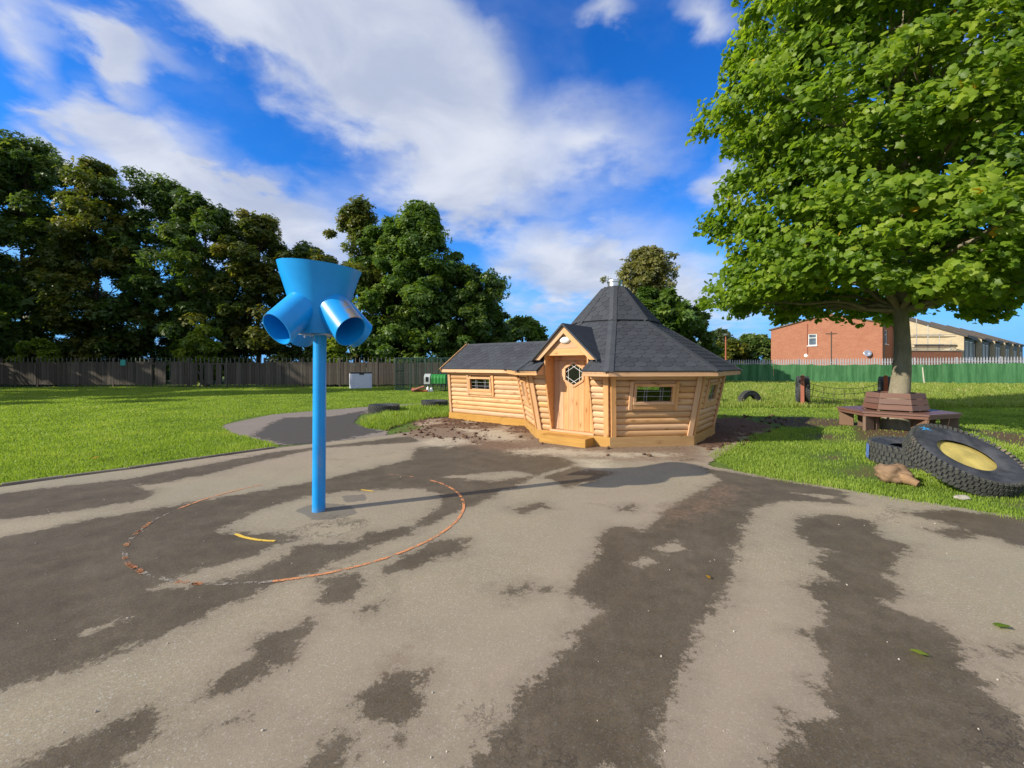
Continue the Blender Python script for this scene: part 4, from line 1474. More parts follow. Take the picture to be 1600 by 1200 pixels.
def build_door():
    T, N, O_ = DOOR_T, DOOR_N, DOOR_O
    D = frame(O_, T, -N, (0, 0, 1))           # x right, y inwards, z up, origin at the foot of the wall

    def dp(u, v, z):                          # v outwards
        return O_ + T * u + N * v + Vector((0, 0, z))
    # side cheeks: outer edge upright down to the wall top, then following the wall to the sill
    for s in (-1, 1):
        u0, u1 = s * 0.468, s * 0.498
        prof = [(-0.10, ZS), (0.035, ZS), (0.245, 1.20), (0.285, 1.36), (0.285, 1.86), (-0.10, 1.86)]
        V = [dp(u, v, z) for u in (u0, u1) for v, z in prof]
        m = len(prof)
        Fc = [tuple(range(m)), tuple(range(2 * m - 1, m - 1, -1))] + [(i, m + i, m + (i + 1) % m, (i + 1) % m) for i in range(m)]
        bm = MB().add(V, Fc)
        emit('cheek_board', [tuple(D.inverted() @ Vector(v)) for v in bm.v], bm.f, MT['pine_door'], CAB, D)
    for s in (-1, 1):
        u0, u1 = s * .500, s * .512
        prof = [(.20, EAVE_Z - .085), (.535, EAVE_Z - .085), (.535, EAVE_Z - .01), (.20, roof_z(A0 + .20) - .03)]
        V = [tuple(D.inverted() @ dp(u, v, z)) for u in (u0, u1) for v, z in prof]
        emit('eave_end', V, [(0, 1, 2, 3), (7, 6, 5, 4), (0, 4, 5, 1), (1, 5, 6, 2), (2, 6, 7, 3), (3, 7, 4, 0)], MT['pine_trim'], CAB, D)
    # sill
    box_part('door_sill', -0.50, 0.50, -0.075, 0.08, ZS - .004, ZS + .035, MT['pine_trim'], CAB, D)
    # the door: planks, a hexagonal window
    zb, zt, yd = ZS + .04, 1.63, 0.045
    HC, HR = 1.36, 0.225                     # window centre height, circumradius
    dm = MB().box((0, yd + .035, (zb + zt) / 2), (0.93, .012, zt - zb))
    # door backing with a hexagonal hole
    hexo = [(HR * math.sin(R_(60 * k)), HC + HR * math.cos(R_(60 * k))) for k in range(6)]
    rect = [(0, zt), (0.465, zt), (0.465, zb), (0, zb), (-0.465, zb), (-0.465, zt)]
    V = [(x, yd + .03, z) for x, z in rect] + [(x, yd + .03, z) for x, z in hexo]
    V += [(x, yd + .045, z) for x, y, z in V]
    Fc = []
    for k in range(6):
        j = (k + 1) % 6
        Fc += [(k, j, 6 + j, 6 + k), (12 + j, 12 + k, 18 + k, 18 + j), (6 + k, 6 + j, 18 + j, 18 + k)]
    door = emit('door', V, Fc, MT['pine_door'], CAB, D)
    door['label'] = 'low planked pine door with a hexagonal leaded window'
    npl = 8
    wpl = 0.93 / npl
    for i in range(npl):
        x0 = -0.465 + i * wpl
        x1 = x0 + wpl - .004
        # planks are cut where the window frame crosses them
        xm0, xm1 = x0, x1

        def hexz(x):
            ax = abs(x)
            lim = (HR + .035) * math.sin(R_(60))
            if ax >= lim:
                return None
            half = (HR + .035) - ax * math.tan(R_(30))
            return HC - half, HC + half
        c = hexz(max(min((x0 + x1) / 2, .3), -.3))
        if c is None or c[1] - c[0] < .02:
            box_part('door_plank', x0, x1, yd, yd + .028, zb, zt, MT['pine_door'], door, D, 0.005)
        else:
            for a, b_, low in ((zb, None, True), (None, zt, False)):
                za0, za1 = hexz(x0) or (HC - (HR + .035) / 2, HC + (HR + .035) / 2), hexz(x1) or (HC - (HR + .035) / 2, HC + (HR + .035) / 2)
                if low:
                    pr = [(x0, zb), (x1, zb), (x1, za1[0])] + ([(0, HC - HR - .035)] if x0 < 0 < x1 else []) + [(x0, za0[0])]
                else:
                    pr = [(x0, za0[1])] + ([(0, HC + HR + .035)] if x0 < 0 < x1 else []) + [(x1, za1[1]), (x1, zt), (x0, zt)]
                m = len(pr)
                V = [(x, yd, z) for x, z in pr] + [(x, yd + .028, z) for x, z in pr]
                # local frame with x along the grain
                Mz = D @ Matrix.Rotation(-PI / 2, 4, 'Y')
                inv = Matrix.Rotation(PI / 2, 4, 'Y')
                emit('door_plank', [tuple(inv @ Vector(v)) for v in V], [tuple(range(m)), tuple(range(2 * m - 1, m - 1, -1))] + [(i2, m + i2, m + (i2 + 1) % m, (i2 + 1) % m) for i2 in range(m)], MT['pine_door'], door, Mz)
    # hexagonal frame pieces, pane, white leading
    for k in range(6):
        a, b_ = hexo[k], hexo[(k + 1) % 6]
        sc = (HR + .02) / HR
        ctr = lambda p, q: Vector((p[0] * q, yd - .006, HC + (p[1] - HC) * q))
        beam('window_frame', D @ ctr(a, sc), D @ ctr(b_, sc), (D @ Vector(((a[0] + b_[0]) / 2, 0, (a[1] + b_[1]) / 2 - HC)) - D.translation), 0.03, 0.045, MT['pine_trim'], door)
    V = [(x, yd + .015, z) for x, z in hexo] + [(x, yd + .02, z) for x, z in hexo]
    emit('pane', V, [tuple(range(6)), tuple(range(11, 5, -1))] + [(i, 6 + i, 6 + (i + 1) % 6, (i + 1) % 6) for i in range(6)], MT['glass'], door, D)
    b = MB()
    for k in range(6):
        # bars parallel to each side, at 0.62 of the apothem, from edge to edge
        ang = R_(60 * k + 30)
        ap = HR * math.cos(R_(30))
        dn = Vector((math.sin(ang), 0, math.cos(ang)))
        dt = Vector((math.cos(ang), 0, -math.sin(ang)))
        dd = ap * 0.66
        half = (HR - 0) * 0.5 + (ap - dd) * math.tan(R_(30)) - .002
        c = Vector((0, yd + .008, HC)) + dn * dd
        b.tube([c - dt * half, c + dt * half], 0.0045, 5)
    b.build('leading', MT['white'], door, D)
    # porch gable
    AP, FT, HWD = DR_AP, DR_FT, DR_HW
    sl = (AP - FT) / HWD
    # boarded infill with header, set behind the barge boards
    zh, pz = 1.735, 1.735
    par_rows = [zh + .135 * i for i in range(6)]
    gb = MB()
    gv = DR_V - .075
    tri = [dp(-(AP - .05 - zh) / sl, gv - .02, zh), dp((AP - .05 - zh) / sl, gv - .02, zh), dp(0, gv - .02, AP - .05)]
    gable = MB().add([tuple(v) for v in tri] + [tuple(v - N * .02) for v in tri], [(0, 1, 2), (5, 4, 3), (0, 3, 4, 1), (1, 4, 5, 2), (2, 5, 3, 0)]).build('porch_gable', MT['interior'], CAB)
    for i, z0 in enumerate(par_rows):
        z1 = min(z0 + .132, AP - .07)
        if z1 - z0 < .03:
            break
        ha, hb_ = (AP - .06 - z0) / sl, (AP - .06 - z1) / sl
        ha, hb_ = min(ha, .50) if i == 0 else ha, hb_
        V = [(-ha, 0, 0), (ha, 0, 0), (min(hb_, ha), 0, z1 - z0), (-min(hb_, ha), 0, z1 - z0)]
        V += [(x, .02, z) for x, y, z in V]
        M = frame(dp(0, gv, z0), T, -N, (0, 0, 1))
        emit('gable_plank', V, [(0, 1, 2, 3), (7, 6, 5, 4), (0, 4, 5, 1), (1, 5, 6, 2), (2, 6, 7, 3), (3, 7, 4, 0)], MT['pine_trim'], gable, M)
    # lamp over the door: an oval bulkhead
    lm = MB()
    Ml = frame(dp(0, gv + .002, 2.03), T, (0, 0, 1), N)
    lm.lathe([(0.001, .055), (.06, .050), (.105, .034), (.122, .012), (.125, 0)], 24)
    lm.v = [(x, y * .55, z) for x, y, z in lm.v]
    lm.build('porch_lamp', MT['lamp'], gable, Ml, 60)
    # porch roof: two slabs running back into the main roof
    back = -1.05
    pr = MB()
    for s in (-1, 1):
        uE = s * (HWD + .04)
        zE = AP - sl * (HWD + .04) + .03
        q = [dp(0, DR_V + .05, AP + .03), dp(uE, DR_V + .05, zE), dp(uE, back, zE), dp(0, back, AP + .03)]
        off = Vector((0, 0, -.045))
        pr.add([tuple(v) for v in q] + [tuple(v + off) for v in q], [(0, 1, 2, 3), (7, 6, 5, 4), (0, 4, 5, 1), (1, 5, 6, 2), (2, 6, 7, 3), (3, 7, 4, 0)])
    proof = pr.build('porch_roof', MT['shingle'], CAB)
    for s in (-1, 1):
        uE = s * (HWD + .052)
        # barge board with the wide plumb cut foot
        V = [dp(0, 0, AP), dp(0, 0, AP - .235), dp(s * (HWD - .155), 0, FT - .012), dp(s * (HWD + .03), 0, FT - .012)]
        M = frame(dp(0, DR_V, 0), T, -N, (0, 0, 1))
        U = [(0.0, AP), (0.0, AP - .165), (s * (HWD - .135), FT - .015), (s * (HWD + .035), FT - .015)]
        if s < 0:
            U = U[::-1]
        # grain along the slope
        ang = math.atan2(FT - AP, s * HWD)
        Rm = Matrix.Translation((0, 0, AP)) @ Matrix.Rotation(-ang, 4, 'Y')
        inv = Rm.inverted()
        V = [tuple(inv @ Vector((x, 0, z))) for x, z in U] + [tuple(inv @ Vector((x, .028, z))) for x, z in U]
        emit('barge_board', V, [(0, 1, 2, 3), (7, 6, 5, 4), (0, 4, 5, 1), (1, 5, 6, 2), (2, 6, 7, 3), (3, 7, 4, 0)], MT['pine_trim'], proof, M @ Rm)
    box_part('lintel_board', -.466, .466, yd - .012, yd + .03, zt + .004, zh + .004, MT['pine_door'], CAB, D)
    # boarded ceiling of the porch
    box_part('porch_ceiling', -0.465, 0.465, -gv + .04, 0.1, zh + .005, zh + .02, MT['pine_door'], CAB, D)
    # step of the porch
    Ms = frame(dp(-.02, .065, 0), T, -N, (0, 0, 1))
    st = box_part('step', -0.52, 0.52, -0.335, -0.002, -0.02, 0.155, MT['treated'], CAB, Ms, 0.006)


build_octagon_walls()
build_extension()
_main = build_main_roof()
_ext = build_ext_roof()
place_shingles(_main, _ext)
build_door()


# ------------------------------------------------------------------ fences
FY = 29.8


def picket_mesh(w, h, t, mat, tip=0.09, split=False):
    key = ('pick', w, h, t, mat.name, tip, split)
    if key in _boxes:
        return _boxes[key]
    # local x runs up the picket
    pr = [(0, -w / 2), (0, w / 2), (h - tip, w / 2), (h, w * .12), (h, -w * .12), (h - tip, -w / 2)] if tip else [(0, -w / 2), (0, w / 2), (h, w / 2), (h, -w / 2)]
    m = len(pr)
    V = [(x, -t / 2, z) for x, z in pr] + [(x, t / 2, z) for x, z in pr]
    Fc = [tuple(range(m)), tuple(range(2 * m - 1, m - 1, -1))] + [(i, m + i, m + (i + 1) % m, (i + 1) % m) for i in range(m)]
    _boxes[key] = mesh_from('picket', V, Fc, mat)
    return _boxes[key]


UPX = Matrix.Rotation(-PI / 2, 4, 'Y')     # local x becomes world z


def build_left_fence():
    x0, x1 = -46.0, -0.5
    root = thing('boarded_fence', 'dark palisade fence with weathered boards behind the left lawn', 'fence', (-20, FY, 0))
    # steel pales at the back, their tips and feet showing past the boards
    x, i = x0, 0
    while x < x1:
        M = Matrix.Translation((x, FY + .05, -.02)) @ UPX
        emit_mesh('pale', picket_mesh(.068, 2.10 + random.uniform(-.02, .02), .012, MT['darksteel'], .10), root, M)
        x += 0.30
    # boards nailed on, in bays between posts
    bay = 2.62
    nb = int((x1 - x0) / bay)
    for b in range(nb):
        xb = x0 + b * bay
        emit_mesh('post', board_mesh(2.05, .10, .10, MT['fence_wood'], .01), root, Matrix.Translation((xb, FY - .03, 1.0)) @ UPX)
        if -40 < xb:
            xx = xb + .07
            hb = 1.74 + random.uniform(-.05, .05)
            while xx < xb + bay - .10:
                w = random.choice((.17, .19, .21))
                miss = (-27 < xb < -20 and random.random() < .20)
                if xb < -4.5 and not miss:
                    h = hb - .20 + random.uniform(-.03, .03)
                    emit_mesh('fence_board', picket_mesh(w - .012, round(h, 2), .022, MT['fence_wood'], 0), root, Matrix.Translation((xx + w / 2, FY - .06 + random.uniform(-.006, .006), .18 + random.uniform(-.02, .02))) @ UPX @ Matrix.Rotation(random.uniform(-.012, .012), 4, 'Y'))
                xx += w
    for z in (.42, 1.62):
        beam('rail', (x0, FY + .01, z), (x1, FY + .01, z), (0, 0, 1), .05, .08, MT['fence_wood'], root)
    beam('brace', (-21.2, FY - .12, .06), (-22.0, FY - .10, 1.6), (0, 1, 0), .05, .09, MT['fence_wood'], root)
    s = thing('notice_sign', 'small plain teal notice fixed high on the boarded fence', 'sign', ((192 - 800) / F * (FY - .1), FY - .1, 1.70))
    emit_mesh('sign_plate', board_mesh(.36, .012, .40, MT['teal'], .003), s, W(s))
    for dx in (-.12, .12):
        MB().tube([(dx, -.006, .16), (dx, -.016, .16)], .015, 8).build('screw', MT['galv'], s, W(s))


def build_right_fence():
    p0, p1 = Vector((14.5, 40.5, 0)), Vector((46.0, 31.2, 0))
    d = (p1 - p0)
    L = d.length
    u = d / L
    root = thing('palisade_fence', 'pale spiked palisade fence above the green screening at right', 'fence', (30, 35.5, 0))
    n = int(L / .185)
    for i in range(n):
        t = i * .185
        p = p0 + u * t
        top = 1.96 + .30 * t / L
        M = frame((p.x, p.y, 0), (0, 0, 1), (-u.y, u.x, 0), (0, 0, 0))
        x = Vector((0, 0, 1))
        z = u
        M = frame((p.x, p.y, -.05), x, z.cross(x), z)
        emit_mesh('pale', picket_mesh(.085, 2.01, .012, MT['palegalv'], .12), root, M @ Matrix.Translation((top - 1.96, 0, 0)))
    off = Vector((-u.y, u.x, 0)) * .05
    for h in (.35, 1.62):
        beam('rail', p0 + Vector((0, 0, h)) + off, p1 + Vector((0, 0, h + .28)) + off, (0, 0, 1), .04, .05, MT['palegalv'], root)
    k = 0
    while k * 2.75 < L:
        p = p0 + u * (k * 2.75) + off * 1.5
        emit_mesh('post', board_mesh(2.0, .06, .09, MT['palegalv'], .006), root, Matrix.Translation((p.x, p.y, .98 + .28 * k * 2.75 / L)) @ UPX)
        k += 1
    # green woven screening hung on the near side, sagging between its ties
    root2 = thing('screening', 'dark green woven privacy screening hung along the right fence', 'screening', (30, 35.3, 0))
    inn = Vector((u.y, -u.x, 0)) * .07
    wdt = 3.0
    t = 0.0
    while t < L:
        w = min(wdt, L - t)
        nx, nz = 14, 6
        V, Fc = [], []
        hb = 1.54 + random.uniform(-.06, .06)
        for i in range(nx + 1):
            q = i / nx
            sag = .07 * math.sin(PI * ((q * 2) % 1.0)) * random.uniform(.6, 1.2)
            for j in range(nz + 1):
                f = j / nz
                base = .24 * ((t + q * w) / L)
                z = -.03 + (hb + base - sag) * f
                out = .035 * math.sin(9 * q + 2 * f + t) * (1 - .6 * f) + random.uniform(-.008, .008)
                p = p0 + u * (t + q * w * .997) + inn * (1 + out * 4)
                V.append((p.x, p.y, z))
        for i in range(nx):
            for j in range(nz):
                a = i * (nz + 1) + j
                Fc.append((a, a + nz + 1, a + nz + 2, a + 1))
        emit('screen_panel', V, Fc, MT['screen'], root2, None, 60)
        t += w
    st = thing('leaning_stake', 'thin pale stake leaning on the green screening', 'stake', (31.9, 33.2, 0))
    MB().tube([(31.9, 33.15, -.05), (31.86, 33.2, .6), (31.98, 33.4, 1.35)], [.05, .045, .035], 7).build('shaft', MT['stake'], st)


# ------------------------------------------------------------------ trees
def leaf_shape(kind):
    """leaf outline in its own plane (x across, y along) as fan; second value: faces"""
    if kind == 'maple':
        out = [(0, 0), (.22, -.10), (.46, .04), (.40, .22), (.58, .50), (.33, .60), (0, .95), (-.30, .62), (-.58, .46), (-.40, .22), (-.48, .02), (-.20, -.10)]
        V = [(0, .30, .05)] + [(x, y - .0, -.10 * abs(x) * 2 - .12 * max(0, y - .5)) for x, y in out]
        n = len(out)
        F_ = [(0, 1 + i, 1 + (i + 1) % n) for i in range(n)]
        return np.array(V, float), np.array(F_)
    if kind == 'clump':   # three leaf blades in a loose spray
        V = np.array([(0, 0, 0), (.38, .45, .05), (0, 1.05, -.05), (-.34, .55, .06),
                      (.1, .1, .02), (.95, .25, -.08), (.75, .70, .04),
                      (-.1, .1, .0), (-.7, .75, .03), (-.95, .20, -.1)], float)
        F_ = np.array([(0, 1, 2), (0, 2, 3), (4, 5, 6), (7, 8, 9)])
        return V, F_
    V = np.array([(0, 0, 0), (.42, .5, .06), (0, 1.0, -.04), (-.42, .5, .06)], float)
    return V, np.array([(0, 1, 2), (0, 2, 3)])


def leaf_frames(n, nrm):
    """per-leaf 3x3: columns are x, y (along), z (normal)"""
    z = nrm / np.linalg.norm(nrm, axis=1, keepdims=True)
    r = rng.standard_normal((n, 3))
    r[:, 2] -= 0.6
    y = r - z * (r * z).sum(1, keepdims=True)
    y /= np.linalg.norm(y, axis=1, keepdims=True)
    x = np.cross(y, z)
    return np.stack([x, y, z], 2)


def leaves_mesh(name, pos, frames, size, rnd, kind, mat):
    LV, LF = leaf_shape(kind)
    n, m = len(pos), len(LV)
    V = np.einsum('nij,mj->nmi', frames, LV) * size[:, None, None] + pos[:, None, :]
    Fi = (LF[None] + (np.arange(n) * m)[:, None, None]).reshape(-1, LF.shape[1])
    return npmesh(name, V.reshape(-1, 3), [Fi], mat, {'rnd': np.repeat(rnd, m)})


def limb(mb, p0, p1, r0, r1, wob=.12, n=6, sides=7):
    p0, p1 = Vector(p0), Vector(p1)
    L = (p1 - p0).length
    pts, rad = [], []
    for i in range(n + 1):
        t = i / n
        p = p0.lerp(p1, t)
        if 0 < i:
            p += Vector((random.uniform(-1, 1), random.uniform(-1, 1), random.uniform(-.5, .9))) * wob * L * .25 * math.sin(PI * min(1, t + .15))
        pts.append(p)
        rad.append(r0 + (r1 - r0) * t)
    mb.tube(pts, rad, sides, True)
    return pts


def make_tree(name, label, cat, x, y, h, rx, base, mat, bark, n, size, clump, seed, group=None, kind='clump', shape='round', z0=0.0, hole=0.25, tr=0.2):
    """a broad-leaved tree: crown of leaf sprays gathered in clumps on a limb skeleton"""
    rg = np.random.default_rng(seed)
    random.seed(seed)
    root = thing(name, label, cat, (x, y, z0), 0, group)
    hc = h - base
    ph = rg.random(6) * 6.28

    def rad_at(t, th):
        if shape == 'round':
            r = np.sqrt(np.clip(1 - ((t - .48) / .55) ** 2, 0.0, 1))
        elif shape == 'cone':
            r = np.clip((1.02 - t) * 1.9, 0, 1) ** .8 * np.clip(t * 4 + .7, 0, 1)
        elif shape == 'tall':
            r = np.clip(1.0 - np.abs(t - .38) ** 1.7 * 1.75, 0.12, 1)
        elif shape == 'vase':
            r = np.clip(.35 + .75 * t, 0, 1) * np.sqrt(np.clip(1.03 - t ** 3.0, 0, 1))
        else:
            r = np.ones_like(t)
        lob = 1 + .16 * np.sin(2 * th + ph[0] + 3 * t) + .13 * np.sin(3 * th + ph[1] - 7 * t) + .12 * np.sin(11 * t + ph[2] + th)
        return rx * r * lob
    nc = max(12, n // clump)
    t = rg.random(nc)
    t = np.clip(t, 0.01, .99)
    th = rg.random(nc) * 2 * PI
    rr = np.sqrt(hole + (1 - hole) * rg.random(nc)) ** 1.0
    R = rad_at(t, th) * rr
    C = np.stack([R * np.cos(th), R * np.sin(th), base + hc * t], 1)
    R = R * (.92 + .48 * rg.random(nc) ** 4)
    C = np.stack([R * np.cos(th), R * np.sin(th), base + hc * (t + .05 * rg.random(nc) ** 3)], 1)
    cs = (0.035 + .065 * rg.random(nc) ** 1.5) * (rx + hc / 2)
    cs = np.clip(cs, .30, 1.15)
    which = rg.integers(0, nc, n)
    off = rg.standard_normal((n, 3))
    off /= np.linalg.norm(off, axis=1, keepdims=True)
    off *= (rg.random(n) ** .45)[:, None]
    P = C[which] + off * cs[which][:, None] * np.array([1.15, 1.15, .75])
    nrm = off * .8 + np.array([0, 0, .75]) + rg.standard_normal((n, 3)) * .45
    fr = leaf_frames(n, nrm)
    crn = rg.random(nc)
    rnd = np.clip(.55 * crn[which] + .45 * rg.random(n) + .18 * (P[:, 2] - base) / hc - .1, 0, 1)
    sz = size * (.6 + .8 * rg.random(n))
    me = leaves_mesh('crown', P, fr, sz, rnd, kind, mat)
    crown = emit_mesh('crown', me, root, Matrix.Translation((x, y, z0)))
    mb = MB()
    top = base + hc * .85
    tp = limb(mb, (0, 0, -.1), (rg.normal(0, .2), rg.normal(0, .2), top), tr, tr * .15, .06, 8, 9)
    order = rg.permutation(nc)[:min(nc, 46)]
    for i in order:
        c = C[i]
        zt = max(base * .6, c[2] - (abs(c[0]) + abs(c[1])) * .55 - .4)
        k = min(len(tp) - 2, max(0, int(zt / top * 8)))
        a = tp[k].lerp(tp[k + 1], .5)
        limb(mb, a, c, tr * .32 * (1 - .5 * zt / top), .018, .25, 5, 5)
    mb.build('trunk', bark, root, Matrix.Translation((x, y, z0)), 60)
    return root


def px_tree(px, y, top_py, half_px, base, **kw):
    x = (px - 800) / F * y
    h = EYE + (HZ - top_py) / F * y
    return dict(x=x, y=y, h=h, rx=half_px / F * y, base=base, **kw)


def build_trees():
    D, Yw, Md, Ol, Pa = MT['leaf_dark'], MT['leaf_yellow'], MT['leaf_mid'], MT['leaf_olive'], MT['leaf_pale']
    bd = MT['barkdark']
    grp = 'trees behind the left fence'
    row = [
        (-75, 31.5, 190, 110, .3, D, 'round', 'tall dark tree cut by the left frame edge behind the fence', 17000),
        (38, 32, 228, 88, .2, D, 'tall', 'tallest dark broad tree at the far left behind the fence', 19000),
        (150, 31.2, 262, 72, .2, Yw, 'tall', 'dark tree with brownish top, second in the row from the left', 17000),
        (238, 33, 285, 76, .2, D, 'round', 'dark tree with a rounded top above the teal notice', 17000),
        (318, 31.2, 318, 62, .2, D, 'round', 'lower dark tree left of the yellowing tree', 15000),
        (402, 32.2, 345, 66, .3, Yw, 'round', 'tree with yellowing top just left of the blue funnel goal', 16000),
        (478, 34.5, 395, 52, .3, D, 'round', 'low dark tree seen behind the blue funnel goal', 12000),
        (560, 33.2, 320, 64, .4, Yw, 'cone', 'pointed tree rising just right of the blue funnel', 13000),
        (660, 32, 330, 86, .2, Md, 'cone', 'broad pointed mid green tree between the funnel goal and the cabin', 24000),
        (612, 33.5, 352, 60, .2, Md, 'round', 'mid green tree filling the gap behind the two pointed trees', 17000),
        (728, 31.4, 425, 58, .2, D, 'round', 'dark lower tree at the right end of the row', 14000),
        (756, 36.0, 462, 34, .2, D, 'round', 'small dark tree behind the right end of the row', 7000),
    ]
    for i, (px, y, top, hw, base, mat, shp, lab, n) in enumerate(row):
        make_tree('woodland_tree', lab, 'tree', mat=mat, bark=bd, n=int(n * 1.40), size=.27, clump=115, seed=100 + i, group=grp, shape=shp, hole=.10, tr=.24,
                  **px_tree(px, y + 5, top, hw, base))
    make_tree('round_tree', 'small rounded tree with yellowish left side behind the cabin extension', 'tree', mat=MT['leaf_mid'], bark=bd, n=9000, size=.42, clump=90, seed=131, shape='round', tr=.2,
              **px_tree(815, 46, 498, 44, .2))
    make_tree('feathery_tree', 'tall feathery olive tree rising behind the cabin roof', 'tree', mat=Ol, bark=bd, n=9500, size=.23, clump=22, seed=132, shape='vase', hole=.05, tr=.20,
              **px_tree(1008, 37, 392, 50, 5.2))
    make_tree('round_tree', 'bushy mid green tree below the feathery tree behind the cabin', 'tree', mat=MT['leaf_mid'], bark=bd, n=9000, size=.36, clump=80, seed=133, shape='round', tr=.2,
              **px_tree(1024, 35, 455, 46, 1.0))
    make_tree('round_tree', 'dark small tree at the right shoulder of the cabin roof', 'tree', mat=D, bark=bd, n=7000, size=.30, clump=70, seed=134, shape='tall', tr=.16,
              **px_tree(1084, 36, 486, 27, 1.0))
    make_tree('distant_tree', 'pale hazy distant tree left of the red lamp post', 'tree', mat=Pa, bark=bd, n=5000, size=.75, clump=60, seed=135, shape='round', tr=.3,
              **px_tree(1122, 95, 519, 30, .5))
    make_tree('distant_tree', 'dark green distant tree between the lamp post and brick house', 'tree', mat=D, bark=bd, n=5500, size=.6, clump=60, seed=136, shape='round', tr=.3,
              **px_tree(1182, 72, 526, 36, .2))
    make_tree('distant_tree', 'reddish green distant tree right behind the red lamp post', 'tree', mat=Yw, bark=bd, n=4500, size=.6, clump=60, seed=137, shape='round', tr=.3,
              **px_tree(1140, 70, 536, 30, .2))
    # shrubs with lighter green leaves behind the fence line
    for px, top, hw, lab, sd in ((318, 512, 26, 'light yellow green shrub behind the middle of the left fence', 141), (62, 534, 26, 'light yellow green shrub behind the far left fence', 142),
                                 (520, 530, 20, 'yellow green shrub behind the fence right of the blue pole', 143)):
        make_tree('shrub', lab, 'shrub', mat=MT['leaf_bush'], bark=bd, n=2600, size=.26, clump=60, seed=sd, shape='round', tr=.06, **px_tree(px, 31.4, top, hw, .3))
    # trees that stand along the same boundary, left of the picture; their shade falls over the fence
    for i, (x, y, h, r) in enumerate(((-39, 14.2, 17, 4.8), (-40.5, 22, 17.5, 5), (-43, 30, 16, 5.2))):
        make_tree('woodland_tree', ('dark tree on the left boundary beside the lawn, nearest the camera', 'dark tree on the left boundary, middle of three', 'dark tree on the left boundary by the fence corner')[i],
                  'tree', x, y, h, r, .4, D, bd, 7000, .55, 90, 160 + i, grp, 'clump', 'tall', 0, .1, .3)


TREE = Vector((9.42, 10.55, 0))


